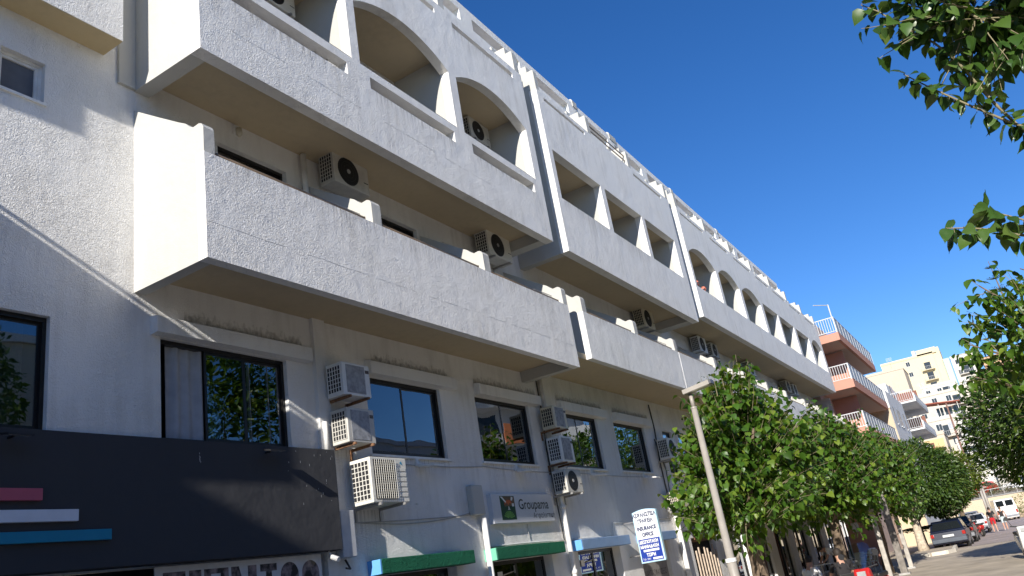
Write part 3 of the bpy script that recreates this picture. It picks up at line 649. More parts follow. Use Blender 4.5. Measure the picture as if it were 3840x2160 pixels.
for k in range(9):
    t0 = math.pi * (.08 + .84 * k / 9); t1 = t0 + .2; c0 = (13.585, 2.77)
    poly(EG, [(c0[0] + .035 * math.cos(t0), c0[1] + .03 * math.sin(t0)), (c0[0] + .2 * math.cos(t0), c0[1] + .15 * math.sin(t0)), (c0[0] + .2 * math.cos(t1), c0[1] + .15 * math.sin(t1)), (c0[0] + .035 * math.cos(t1), c0[1] + .03 * math.sin(t1))], dy=-.004)
SG.location = Vector(SG.location) + Vector((.24, .15, .02))
# ---- projecting double-sided sign
PJ = thing('projecting_sign', 'blue and white projecting insurance office sign with rounded top on the wall', 'sign', (19.33, -.3, 1.55))
ya, yb_, zb, zt = -.30, -.935, 1.555, 2.80
def lens(ins, xo):
    n = 12; pr = []
    a, b = ya - ins, yb_ + ins
    pr += [(a, zb + ins), (b, zb + ins)]
    for k in range(n + 1):
        u = k / n; y = b + (a - b) * u; pr.append((y, zt - ins - .04 + .05 * math.sin(math.pi * u)))
    return pr
MB().prism_x(lens(0, 0), 19.30, 19.42).build('casing', plain('light_blue_plastic', (.45, .68, .82), .35, var=.04), PJ, bevel=.012)
MB().prism_x(lens(.03, 0), 19.294, 19.3).build('white_face', plain('sign_white', (.78, .80, .82), .35, var=.02), PJ)
BLU = plain('royal_blue_print', (.012, .04, .28), .35, var=.03)
XS = 19.292
MB().add([(XS, ya - .035, 1.59), (XS, yb_ + .035, 1.59), (XS, yb_ + .035, 2.11), (XS, ya - .035, 2.11)], [(0, 1, 2, 3)]).build('blue_panel', BLU, PJ)
def pj(yc, z, x=XS - .002): return lambda u, v, w: (x, yc - u, z + v)
for s, sz, z, sx_ in (('ΑΣΦΑΛΙΣΤΙΚΑ', .125, 2.635, .72), ('ΓΡΑΦΕΙΑ', .125, 2.49, .74), ('INSURANCE', .125, 2.315, .74), ('OFFICE', .125, 2.165, .74)):
    text_mb(s, sz, pj(-.615, z), 'CENTER', bold=.0065, sx=sx_).build('lettering', plain('navy_print', (.01, .02, .09), .4), PJ)
bx('rule', MATS['navy_print'], PJ, XS - .003, XS - .001, -.84, -.40, 2.45, 2.456)
for s, sz, z, sx_ in (('ΔΕΣΠΟΤΑΚΗ', .098, 2.005, .82), ('ΜΑΝΙΑΔΑΚΗ', .098, 1.895, .82), ('ΤΣΙΒΗ', .098, 1.70, .82)):
    text_mb(s, sz, pj(-.60, z), 'CENTER', bold=.005, sx=sx_).build('lettering', EW, PJ)
text_mb('Τηλ. 2841', .062, pj(-.36, 1.622), sx=.8).build('lettering', EW, PJ)
bx('blank_strip', EW, PJ, XS - .003, XS - .001, -.83, -.42, 1.81, 1.86); bx('blank_strip', EW, PJ, XS - .003, XS - .001, -.87, -.63, 1.615, 1.66)
for z in (1.75, 2.55): MB().tube([(19.36, -.3, z), (19.36, 0.0, z)], .015, 6).build('bracket', STEEL, PJ)

# ---- wall floodlights
for x, nm in ((11.19, 'first white window-sill floodlight, over the first green door hood'), (14.49, 'white wall floodlight above the insurance sign'), (18.02, 'white wall floodlight over the first blue door hood'), (21.3, 'white wall floodlight beside the dangling cables')):
    f = thing('wall_floodlight', nm, 'floodlight', (x, 0, 3.78), group='white floodlights under the window sills')
    bx('base', WHITE, f, x - .04, x + .04, -.05, 0, 3.74, 3.86)
    MB().prism_x([(-.06, 3.76), (-.40, 3.70), (-.40, 3.675), (-.06, 3.72)], x - .02, x + .27).build('head', WHITE, f)
    MB().tube([(x, -.04, 3.78), (x + .05, -.12, 3.74)], .014, 6).build('arm', WHITE, f)

# ---- air conditioners
ACN = [1]
def ac(label, x, z, w, h, y=-.45, d=.33, kind='fan', dirty=False, bracket=True, group=None):
    t = thing('air_conditioner', label, 'air conditioner', (x, 0, z), group=group)
    ACN[0] += 1; body = [ACW, plain('yellowed_sheet_metal', (0.62, 0.57, 0.44), .45, var=.1), plain('white_sheet_metal', (0.74, 0.74, 0.72), .4, var=.05), plain('dull_sheet_metal', (0.55, 0.53, 0.48), .5, var=.1)][ACN[0] % 4]
    b = MB().box(x, x + w, y, y + d, z, z + h).build('casing', body, t, bevel=.012)
    s = MB(); a, c_ = y + .035, y + d - .03; z0, z1 = z + .06, z + h - .05     # left side grille, real bars in front of a dark core
    MB().add([(x - .0015, a, z0), (x - .0015, c_, z0), (x - .0015, c_, z1), (x - .0015, a, z1)], [(0, 1, 2, 3)]).build('coil', ACD, t)
    for i in range(6):
        yy = a + (c_ - a) * i / 5; s.box(x - .011, x - .003, yy - .006, yy + .006, z0, z1)
    n = max(4, int(h / .085))
    for i in range(n + 1):
        zz = z0 + (z1 - z0) * i / n; s.box(x - .010, x - .004, a, c_, zz - .005, zz + .005)
    s.build('side_grille', body, t)
    if kind == 'fan':
        cx = x + w * .41; cz = z + h * .5; R_ = min(h * .44, w * .36)
        MB().disc_y(cx, y - .004, cz, R_, 28, .003).build('fan_opening', ACD, t)
        g = MB()
        for k in range(1, 5): 
            rr = R_ * k / 4.2; g.add([(cx + q * math.cos(2 * math.pi * i / 24), y - .012, cz + q * math.sin(2 * math.pi * i / 24)) for q in (rr, rr - .004) for i in range(24)], [(i, (i + 1) % 24, (i + 1) % 24 + 24, i + 24) for i in range(24)])
        g.build('fan_guard', plain('dark_wire', (.07, .07, .07), .5), t)
        MB().disc_y(cx, y - .016, cz, R_ * .16, 16, .008).build('fan_hub', ACG, t)
        MB().box(x + w * .84, x + w * .97, y - .004, y - .001, z + h * .36, z + h * .385).build('badge', ACD, t)
    elif kind == 'panel':
        MB().box(x + w * .13, x + w * .80, y - .006, y - .002, z + h * .08, z + h * .93).build('mesh_panel', plain('dusty_mesh', (.30, .31, .33), .8, var=.3, vscale=14), t)
        MB().box(x + w * .83, x + w * .97, y - .004, y - .001, z + h * .74, z + h * .84).build('badge', plain('badge_brown', (.09, .07, .06), .5), t)
    elif kind == 'grille':
        MB().box(x + w * .08, x + w * .66, y - .006, y - .002, z + h * .07, z + h * .95).build('coil_panel', ACD, t)
        g = MB(); xa, xb, za, zb2 = x + w * .09, x + w * .65, z + h * .08, z + h * .94
        for i in range(11): xx = xa + (xb - xa) * i / 10; g.box(xx - .0022, xx + .0022, y - .03, y - .024, za, zb2)
        for i in range(17): zz = za + (zb2 - za) * i / 16; g.box(xa, xb, y - .026, y - .02, zz - .0018, zz + .0018)
        g.build('front_grille', body, t)
        for i in range(6): zz = z + h * (.12 + .115 * i); MB().box(x + w * .74, x + w * .96, y - .008, y - .001, zz, zz + h * .08).build('rib', body, t, bevel=.003)
        MB().add([(x + w * .8, y - .004, z + h * .88), (x + w * .88, y - .004, z + h * .84), (x + w * .85, y - .004, z + h * .93)], [(0, 1, 2)]).build('badge', plain('badge_blue', (.03, .3, .5), .4), t)
    if bracket:
        for xx in (x + w * .14, x + w * .8):
            g = MB(); g.prism_x([(0, z - .004), (y - .04, z - .004), (y - .04, z - .04), (-.025, z - .045), (-.025, z - .2), (0, z - .2)], xx, xx + .035)
            g.build('bracket', RUST if dirty else STEEL, t)
    return t
ac('upper dusty-fronted air conditioner of the pair beside the blue-sky window', 9.05, 4.67, .63, .52, kind='panel', dirty=1)
ac('lower dusty-fronted air conditioner of the pair beside the blue-sky window', 9.07, 3.945, .61, .53, kind='panel', dirty=1)
ac('large cream air conditioner with black front grille right of the charcoal fascia', 9.42, 3.05, .86, .68, y=-.5, d=.4, kind='grille')
ac('top one of three stacked air conditioners by the black cable', 15.78, 4.65, .60, .50, kind='panel', dirty=1)
ac('middle one of three stacked air conditioners by the black cable', 15.84, 3.9, .60, .57, kind='panel', dirty=1)
ac('bottom one of three stacked air conditioners, with a big round fan', 15.82, 3.24, .74, .50, kind='fan')
ac('air conditioner at window height above the cable bundle near the tree', 22.65, 4.25, .68, .60, kind='fan')
ac('cream air conditioner above the thick white drainpipe', 22.45, 2.85, .75, .46, kind='fan')
ac('white air conditioner with rusty side grille above the barred window', 24.2, 2.16, .62, .56, kind='fan', dirty=1)
GB = 'air conditioners hung under the balcony ceilings'
ac('air conditioner with black fan above the first lower balcony divider', 9.31, 8.43, .90, .60, kind='fan', bracket=False, group=GB)
ac('air conditioner above the divider before the end of the first lower balcony', 14.15, 8.4, .98, .61, kind='fan', bracket=True, group=GB)
ac('air conditioner under the rectangular-opening block, above a low divider', 23.07, 8.38, .9, .63, kind='fan', group=GB)
ac('left air conditioner of the first pair under the arched far block', 28.45, 8.42, .82, .6, kind='fan', group=GB)
ac('right air conditioner of the first pair under the arched far block', 29.95, 8.45, .75, .55, kind='fan', group=GB)
ac('single air conditioner half hidden by the tall leafy shoots', 35.1, 8.4, .85, .62, kind='fan', group=GB)
ac('left air conditioner of the far pair under the arched block', 42.0, 8.4, .85, .6, kind='fan', group=GB)
ac('right air conditioner of the far pair under the arched block', 43.6, 8.42, .8, .58, kind='fan', group=GB)
ac('air conditioner inside the arched balcony at the end of the first block', 14.2, 11.42, .86, .56, kind='fan', bracket=True, group=GB)
ac('air conditioner in the topmost visible arched balcony corner', 7.9, 11.45, .8, .5, kind='fan', group=GB)
# ---- folding clothes dryers on the balconies
def dryer(label, x, z, y=-1.0):
    y = -.95; t = thing('clothes_dryer', label, 'clothes dryer', (x, y, z), group='clothes dryers on the balconies')
    m = MB(); w = .4
    for yy in (y - .25, y + .25): m.tube([(x - w, yy, z + 1.0), (x + w, yy, z + 1.02)], .009, 5)
    for i in range(8): xx = x - w + 2 * w * i / 7; m.tube([(xx, y - .25, z + 1.0), (xx, y + .25, z + 1.0)], .005, 4)
    m.build('rack', STEEL, t)
    g = MB()
    for s in (-1, 1):
        for yy in (y - .25, y + .25): g.tube([(x + s * .4, yy, z), (x - s * .35, yy, z + 1.0)], .009, 5)
    g.build('legs', STEEL, t)
dryer('white wire clothes dryer beneath the black-fan air conditioner', 8.55, 6.35); dryer('white wire clothes dryer at the end of the first lower balcony', 14.85, 6.37)
dryer('white wire clothes dryer in the lower balcony of the rectangular-opening block', 21.9, 6.4); dryer('white wire clothes dryer in an arched upper balcony', 8.4, 9.36); dryer('white wire clothes dryer on the far lower balcony', 25.6, 6.4)
# geranium pots on the sill of the first arch of the far block
GER = plain('geranium_petals', (.75, .22, .14), .7)
for x, s in ((26.95, .16), (27.75, .13)):
    fl = thing('geranium', 'larger salmon geranium bloom on the first far arch sill by the block edge' if s > .15 else 'smaller salmon geranium bloom farther along the first far arch sill', 'flower', (x, F + .1, 10.26), group='geraniums on the far arch sill')
    m = MB(); random.seed(int(x * 10))
    for i in range(40):
        d = Vector((random.gauss(0, 1), random.gauss(0, 1), random.gauss(0, 1))).normalized() * s * .7; c0 = Vector((x, F + .1, 10.26 + s * 1.2)) + d; q = .035
        a_ = d.orthogonal().normalized() * q; b_ = d.cross(a_).normalized() * q
        m.add([c0 + a_, c0 + b_, c0 - a_, c0 - b_], [(0, 1, 2, 3)])
    m.build('bloom', GER, fl)['kind'] = 'stuff'
    MB().tube([(x, F + .1, 10.26), (x, F + .1, 10.26 + s)], .03, 6).build('stem', plain('stem_green', (.05, .1, .03), .8), fl)

# ------------------------------------------------------------------ street lamp
POLE = plain('beige_painted_steel', (0.34, 0.31, 0.27), .45, var=.08)
LP = thing('street_lamp', 'beige steel street lamp with flat box head in front of the leafy tree', 'street lamp', (15.67, -3.62, -.25))
MB().tube([(15.67, -3.62, -.25), (15.67, -3.62, 1.35), (15.67, -3.62, 1.36), (15.67, -3.62, 4.28)], [.098, .092, .075, .058], 16).build('pole', POLE, LP, smooth=True)
MB().tube([(15.67, -3.62, 4.27), (15.67, -3.62, 4.30)], .066, 16).build('collar', POLE, LP); MB().tube([(15.67, -3.62, 4.28), (15.655, -3.62, 4.56)], .04, 12).build('spigot', POLE, LP, smooth=True)
MB().tube([(15.67, -3.62, 1.33), (15.67, -3.62, 1.40)], .105, 16).build('collar', WHITEP, LP)
hd = MB(); ux = Vector((-.03, -.99, .12)).normalized(); uy = Vector((.99, -.03, 0)).normalized(); uz = ux.cross(uy); c0 = Vector((15.60, -3.52, 4.56))
def hb(mbx, l0, l1, w, h0, h1):
    vs = [c0 + ux * l + uy * s + uz * h for h in (h0, h1) for l, s in ((l0, -w), (l1, -w), (l1, w), (l0, w))]
    mbx.add(vs, [(0, 3, 2, 1), (4, 5, 6, 7), (0, 1, 5, 4), (1, 2, 6, 5), (2, 3, 7, 6), (3, 0, 4, 7)])
hb(hd, 0, .58, .10, 0, .095); hd.build('head', POLE, LP, bevel=.01)
g = MB(); hb(g, .56, .625, .094, .008, .088); g.build('end_cap', plain('dark_grey_cap', (.10, .10, .11), .4), LP); g = MB(); hb(g, .18, .55, .08, -.006, .0); g.build('lens', plain('lamp_diffuser', (.55, .52, .42), .25), LP)
# ------------------------------------------------------------------ trees
LEAF_M = leafmat('mulberry_leaf', (0.030, 0.075, 0.008), (0.066, 0.150, 0.016), (0.19, 0.26, 0.03), .42, .34)
LEAF_N = leafmat('mulberry_leaf_near', (0.024, 0.060, 0.012), (0.052, 0.115, 0.020), (0.12, 0.18, 0.035), .36, .25)
LEAF_F = leafmat('ficus_leaf', (0.022, 0.052, 0.008), (0.048, 0.098, 0.013), (0.10, 0.15, 0.020), .45, .25)
LEAF_Y = leafmat('yellowish_leaf', (0.06, 0.10, 0.015), (0.12, 0.17, 0.02), (0.2, 0.22, 0.03), .5, .3)
LEAF_O = leafmat('dusty_leaf', (0.09, 0.10, 0.045), (0.14, 0.14, 0.06), (0.2, 0.19, 0.09), .6, .2)
BARK = plain('grey_brown_bark', (0.15, 0.11, 0.075), .95, var=.45, vscale=14, bump=.8, bscale=35)
BARKL = plain('whitewashed_bark', (0.50, 0.42, 0.32), .95, var=.3, vscale=10, bump=.6, bscale=30)
TWIG = plain('pale_green_twig', (0.22, 0.19, 0.11), .8, var=.2)
LEAFV = [(0, 0, 0), (-.30, .03, .05), (-.47, .30, .11), (-.34, .62, .06), (0, 1.05, -.16), (.34, .62, .06), (.47, .30, .11), (.30, .03, .05), (0, .36, 0), (0, .70, -.04)]
LEAFF = [(0, 8, 2, 1), (8, 9, 3, 2), (9, 4, 3), (0, 7, 6, 8), (8, 6, 5, 9), (9, 5, 4)]
LEAF2V = [(0, 0, 0), (-.24, .45, .05), (0, 1, -.08), (.24, .45, .05), (0, .5, -.01)]
LEAF2F = [(0, 4, 1), (4, 2, 1), (0, 3, 4), (4, 3, 2)]
def leaf_matrix(p, d, up, s, roll=0.0):
    y = Vector(d).normalized(); x = y.cross(Vector(up))
    if x.length < 1e-3: x = y.orthogonal()
    x.normalize(); z = x.cross(y)
    if roll: 
        c, s_ = math.cos(roll), math.sin(roll); x, z = x * c + z * s_, z * c - x * s_
    return Matrix(((x.x * s, y.x * s, z.x * s, p[0]), (x.y * s, y.y * s, z.y * s, p[1]), (x.z * s, y.z * s, z.z * s, p[2]), (0, 0, 0, 1)))
LEAFMESH = {}
def leafmesh(mat, k):
    key = (mat.name, k)
    if key not in LEAFMESH:
        me = bpy.data.meshes.new('leaf'); curl = (.1, .28, .45, .62)[k % 4]; wd = (.33, .29, .37, .27)[k % 4]
        half = [(0.0, 0.0), (.10, .62), (.22, .93), (.36, 1.0), (.52, .86), (.68, .62), (.84, .30), (.95, .08)]
        vs = []; fs = []
        for (y, w) in half:
            yb = y - (.07 * w if y < .3 else 0)
            for u in (-1, -.5, 0, .5, 1):
                x = u * w * wd; z = -curl * y * y * .6 + .16 * abs(x) + .03 * math.sin(y * 9 + u * 2 + k); vs.append((x, yb if abs(u) > .6 else y, z))
        vs.append((0, 1.08, -curl * .72)); n_ = len(half)
        for i in range(n_ - 1):
            for j in range(4): a_ = i * 5 + j; fs.append((a_, a_ + 1, a_ + 6, a_ + 5))
        for j in range(4): a_ = (n_ - 1) * 5 + j; fs.append((a_, a_ + 1, len(vs) - 1))
        me.from_pydata(vs, [], fs); me.materials.append(mat)
        me.polygons.foreach_set('use_smooth', [True] * len(me.polygons)); LEAFMESH[key] = me
    return LEAFMESH[key]
def put_leaves(mats_, owner, mat, n_single, V=LEAFV, Fc=LEAFF, name='leaf', score=None):
    """the leaves that show largest become objects, all the others one foliage part"""
    O = LOC.get(owner.name, Vector())
    order = sorted(range(len(mats_)), key=(lambda i: score(mats_[i])) if score else (lambda i: i))
    for k, i in enumerate(order[:n_single]):
        o = bpy.data.objects.new(name, leafmesh(mat, k % 4)); COL.objects.link(o); o.parent = owner
        m = mats_[i].copy(); m.translation -= O; o.matrix_local = m
    rest = order[n_single:]
    if rest:
        mb = MB()
        for i in rest: M = mats_[i]; mb.add([M @ Vector(v) for v in V], Fc)
        o = mb.build('foliage', mat, owner, smooth=True); o['kind'] = 'stuff'
def shoot(p0, d0, L, leaf, out, twigs, droop=.15, gap=.06, rng=random, hang=.55, r0=.008):
    """one leafy shoot: a twig bending a little, leaves alternating and hanging off it"""
    p = Vector(p0); d = Vector(d0).normalized(); n = max(3, int(L / gap)); pts = [p.copy()]
    a = rng.random() * 6.28
    for i in range(n):
        d = (d + Vector((rng.gauss(0, .04), rng.gauss(0, .04), rng.gauss(0, .04) - droop * gap))).normalized()
        p = p + d * gap; pts.append(p.copy()); a += 2.4
        side = d.orthogonal().normalized(); side = (Matrix.Rotation(a, 3, d) @ side)
        ld = (side * .8 + d * .35 + Vector((0, 0, -hang - rng.random() * .5))).normalized()
        up = (side * .6 + Vector((0, 0, .8)) + Vector((rng.gauss(0, .25), rng.gauss(0, .25), 0)))
        s = leaf * (.75 + .5 * rng.random()) * (1.0 if i < n * .8 else .75)
        st = p + side * leaf * .25
        out.append(leaf_matrix(st, ld, up, s, rng.gauss(0, .35)))
    if twigs is not None: twigs.tube(pts, [r0 * (1 - .7 * i / len(pts)) for i in range(len(pts))], 5, cap=False)
CAMP = Vector((0, -8.48, 1.6))
def nearest(M): return (M.translation - CAMP).length
def mulberry(label, base, trunk_h, crown_c, crown_r, n_shoots, leaf, seed, singles=0, tops=0, lean=(0, 0), r=.16, group=None, top_pts=None, bark=None, low_pts=None):
    rng = random.Random(seed); t = thing('mulberry_tree', label, 'tree', base, group=group)
    B = Vector(base); fork = B + Vector((lean[0], lean[1], trunk_h)); cc = Vector(crown_c); cr = Vector(crown_r)
    m = MB(); pts = []
    for i in range(9):
        u = i / 8; pts.append(B + (fork - B) * u + Vector((math.sin(u * 5 + seed) * .05, math.cos(u * 4 + seed) * .05, 0)))
    m.tube(pts, [r * (1.35 - .5 * (i / 8) ** .5 + .07 * math.sin(i * 2.1 + seed)) for i in range(9)], 12)
    m.build('trunk', bark or BARK, t, smooth=True)
    limbs = MB(); out = []; tw = MB(); ends = []
    for i in range(7):
        a = 6.28 * i / 7 + rng.random() * .6; e = cc + Vector((math.cos(a) * cr.x * .55, math.sin(a) * cr.y * .55, (rng.random() - .45) * cr.z * .7))
        mid = (fork + e) / 2 + Vector((0, 0, .15)); limbs.tube([fork - Vector((0, 0, .08)), mid, e], [r * .55, r * .35, r * .16], 7); ends.append((fork, mid, e))
    limbs.build('limb', bark or BARK, t, smooth=True)
    for i in range(n_shoots):
        while True:
            d = Vector((rng.uniform(-1, 1), rng.uniform(-1, 1), rng.uniform(-1, 1)))
            if .05 < d.length < 1: break
        rad = .34 + .46 * rng.random()
        u = d.normalized(); clump = 1 + .22 * math.sin(u.x * 5 + seed) * math.cos(u.y * 4.3 + u.z * 3.7)
        tp = 1 - .38 * max(0, u.z); p = cc + Vector((u.x * cr.x * tp, u.y * cr.y * tp, u.z * cr.z)) * rad * clump
        dd = u + Vector((0, 0, .55 + .5 * rng.random())); L = (.35 + .65 * rng.random()) * min(cr) * .62
        shoot(p, dd, L, leaf, out, tw, rng=rng, gap=leaf * .62)
    for i in range(n_shoots // 5):      # leafy shoots low round the fork hide the limbs
        a = rng.random() * 6.28; q = .3 + .9 * rng.random(); p = fork + Vector((math.cos(a) * q, math.sin(a) * q * .8, .1 + .9 * rng.random()))
        shoot(p, (math.cos(a), math.sin(a), .2 + .5 * rng.random()), .5 + .4 * rng.random(), leaf, out, tw, rng=rng, gap=leaf * .6)
    for (x, y, z, L) in (top_pts or []):
        shoot((x, y, z), (rng.gauss(0, .06), rng.gauss(0, .06), 1), L, leaf * .9, out, tw, droop=0, rng=rng, gap=leaf * .42, r0=.012)
    for (x, y, z, dx, dy, dz, L) in (low_pts or []):
        shoot((x, y, z), (dx, dy, dz), L, leaf, out, tw, droop=.5, rng=rng, gap=leaf * .55, r0=.012)
    tw.build('twigs', TWIG, t, smooth=True)['kind'] = 'stuff'
    put_leaves(out, t, LEAF_M, singles, score=nearest)
    return t
GT = 'trees along the hotel front'
mulberry('tall shaggy mulberry tree with upright shoots behind the street lamp', (18.2, -3.5, -.25), 2.0, (19.2, -3.45, 3.45), (2.75, 1.5, 2.05), 1000, .165, 11, singles=280, lean=(-.35, .05), r=.17, group=GT,
         top_pts=[(19.8, -3.7, 5.0, 1.15), (21.0, -3.55, 4.7, 1.25), (20.5, -3.6, 4.9, .7), (18.8, -3.5, 4.9, .55), (18.0, -3.5, 4.8, .45), (19.3, -3.4, 5.1, .8), (20.1, -3.8, 4.9, .9), (22.0, -3.5, 4.6, .6)],
         low_pts=[(16.6, -3.5, 4.1, -1, -.1, .25, .9), (16.4, -3.4, 4.4, -.8, .2, .6, .6), (16.6, -3.5, 2.7, -1, 0, .1, .9), (16.5, -3.3, 2.4, -1, -.1, -.1, .8), (17.0, -3.7, 2.0, -.6, 0, -.5, .8), (17.4, -3.6, 1.9, -.4, -.2, -.7, .7), (16.8, -3.6, 3.4, -1, -.2, .3, .7)])
mulberry('second mulberry tree, rounder, with thin shoots against the white balcony', (26.6, -3.6, -.25), 2.1, (27.2, -3.75, 3.2), (3.3, 1.6, 1.75), 1000, .16, 23, singles=60, r=.15, group=GT,
         top_pts=[(28.0, -3.7, 4.4, .9), (29.4, -3.8, 4.4, .7), (26.0, -3.6, 4.2, .5)])
mulberry('third mulberry tree, with long bare-stemmed top shoots before the pink building', (33.5, -3.8, -.25), 2.1, (34.5, -4.0, 3.25), (3.4, 1.6, 1.8), 900, .16, 31, r=.15, group=GT,
         top_pts=[(37.6, -3.4, 4.7, 1.7), (38.4, -3.5, 4.6, 1.5), (36.2, -3.3, 4.7, 1.3), (33.6, -3.8, 4.5, .8), (35.0, -3.7, 4.6, .9)])
def dense_tree(name, label, base, trunk_h, cc, cr, n, leaf, mat, seed, r=.15, group=None, bark=None, cat='tree'):
    rng = random.Random(seed); t = thing(name, label, cat, base, group=group); B = Vector(base); cc = Vector(cc)
    fork = B + Vector((0, 0, trunk_h)); m = MB()
    m.tube([B, B + (fork - B) * .3 + Vector((.04, .03, 0)), B + (fork - B) * .7, fork], [r * 1.4, r * 1.05, r * .9, r * .8], 10); m.build('trunk', bark or BARK, t, smooth=True)
    lm = MB()
    for i in range(6):
        a = i * 1.05 + rng.random(); lm.tube([fork - Vector((0, 0, .1)), (fork + cc) / 2 + Vector((math.cos(a) * cr[0] * .2, math.sin(a) * cr[1] * .2, 0)), cc + Vector((math.cos(a) * cr[0] * .6, math.sin(a) * cr[1] * .6, rng.uniform(-.3, .5) * cr[2]))], [r * .6, r * .4, r * .1], 6)
    lm.build('limb', bark or BARK, t, smooth=True)
    lumps = [(Vector((rng.gauss(0, 1), rng.gauss(0, 1), rng.gauss(0, 1))).normalized(), rng.uniform(-.2, .26)) for _ in range(26)]
    out = []
    for i in range(n):
        u = Vector((rng.gauss(0, 1), rng.gauss(0, 1), rng.gauss(0, 1))).normalized()
        k = 1 + sum(h * max(0, u.dot(q) - .72) / .28 for q, h in lumps)
        rad = k * (rng.random() ** .22) * (.95 + .1 * rng.random())
        p = cc + Vector((u.x * cr[0], u.y * cr[1], u.z * cr[2])) * rad
        if p.z < B.z + .5: continue
        d = (u + Vector((rng.gauss(0, .6), rng.gauss(0, .6), rng.gauss(0, .6) - .35))).normalized()
        out.append(leaf_matrix(p, d, u + Vector((0, 0, .6)), leaf * (.7 + .6 * rng.random()), rng.gauss(0, .5)))
    mb = MB()
    for M in out: mb.add([M @ Vector(v) for v in LEAF2V], LEAF2F)
    o = mb.build('foliage', mat, t, smooth=False); o['kind'] = 'stuff'
    return t
dense_tree('ficus_tree', 'dense round dark green ficus tree beside the parked cars', (49.6, -3.6, -.3), 1.6, (50.0, -4.6, 3.05), (2.7, 1.85, 2.0), 15000, .19, LEAF_F, 5)
dense_tree('shade_tree', 'small whitewashed-trunk tree standing on the kerbed pavement', (46.4, -3.8, -.2), 1.9, (46.6, -3.9, 2.7), (1.6, 1.1, 1.0), 4200, .16, LEAF_F, 6, r=.2, bark=BARKL)
dense_tree('yellow_green_tree', 'yellowish green small tree behind the round ficus', (61, -5.2, -.4), 2.6, (61, -5.6, 3.6), (2.6, 1.7, 1.5), 4200, .22, LEAF_Y, 8)
# right-hand side of the street
dense_tree('ficus_tree', 'large dark dense tree overhanging the right side of the street', (31, -10.6, -.25), 2.2, (30.5, -10.55, 3.6), (3.6, 2.2, 1.95), 26000, .18, LEAF_F, 9, r=.2)
def leafy_branch_tree(name, label, base, trunk_pts, tr, branches, leaf, mat, singles, seed, fill=None, direct=None):
    rng = random.Random(seed); t = thing(name, label, 'tree', base)
    MB().tube(trunk_pts, tr, 10).build('trunk', BARK, t, smooth=True)
    out = []; tw = MB(); lm = MB()
    for pts, r0, subs in branches:
        pts = [Vector(p) for p in pts]; n = len(pts)
        lm.tube(pts, [r0 * (1 - .8 * i / (n - 1)) for i in range(n)], 7)
        # side shoots along the branch
        for k in range(subs):
            u = (k + rng.random() * .6) / subs; u = .15 + .85 * u; f = u * (n - 1); i = min(int(f), n - 2); p = pts[i].lerp(pts[i + 1], f - i); d = (pts[i + 1] - pts[i]).normalized()
            sd = (d + Vector((rng.gauss(0, .5), rng.gauss(0, .5), rng.gauss(0, .35)))).normalized()
            shoot(p, sd, .28 + .3 * rng.random(), leaf, out, tw, droop=.6, gap=leaf * .5, rng=rng, hang=.75, r0=.005)
    for (c, cr, n) in (fill or []):
        for i in range(n):
            u = Vector((rng.gauss(0, 1), rng.gauss(0, 1), rng.gauss(0, 1))).normalized() * (rng.random() ** .4)
            p = Vector(c) + Vector((u.x * cr[0], u.y * cr[1], u.z * cr[2]))
            shoot(p, u + Vector((0, 0, .3)), .25 + .25 * rng.random(), leaf, out, tw, droop=.5, gap=leaf * .55, rng=rng, hang=.6, r0=.005)
    for pts, r0, lf, gap in (direct or []):
        pts = [Vector(p) for p in pts]; n = len(pts); tw.tube(pts, [r0 * (.25 + .75 * i / (n - 1)) for i in range(n)], 6)
        acc = 0.0; a = rng.random() * 6
        for p0, p1 in zip(pts, pts[1:]):
            L = (p1 - p0).length; d = (p1 - p0) / L
            while acc < L:
                p = p0 + d * acc; a += 2.4 + rng.gauss(0, .3); side = Matrix.Rotation(a, 3, d) @ d.orthogonal().normalized()
                s_ = lf * (.7 + .55 * rng.random()); st = p + (side * .4 + Vector((0, 0, -.25))) * lf * .45
                tw.tube([p, p.lerp(st, .5) + Vector((0, 0, .006)), st], .0016, 4, cap=False)
                ld = side * (.5 + .7 * rng.random()) - d * rng.uniform(-.2, .6) + Vector((rng.gauss(0, .25), rng.gauss(0, .25), -.25 - .8 * rng.random()))
                out.append(leaf_matrix(st, ld, side + Vector((rng.gauss(0, .3), rng.gauss(0, .3), .5)), s_, rng.gauss(0, .5)))
                acc += gap * (.6 + .8 * rng.random())
            acc -= L
    lm.build('limb', BARK, t, smooth=True); tw.build('twigs', TWIG, t, smooth=True)['kind'] = 'stuff'
    def sc(M): return nearest(M)
    put_leaves(out, t, mat, singles, score=sc)
    return t
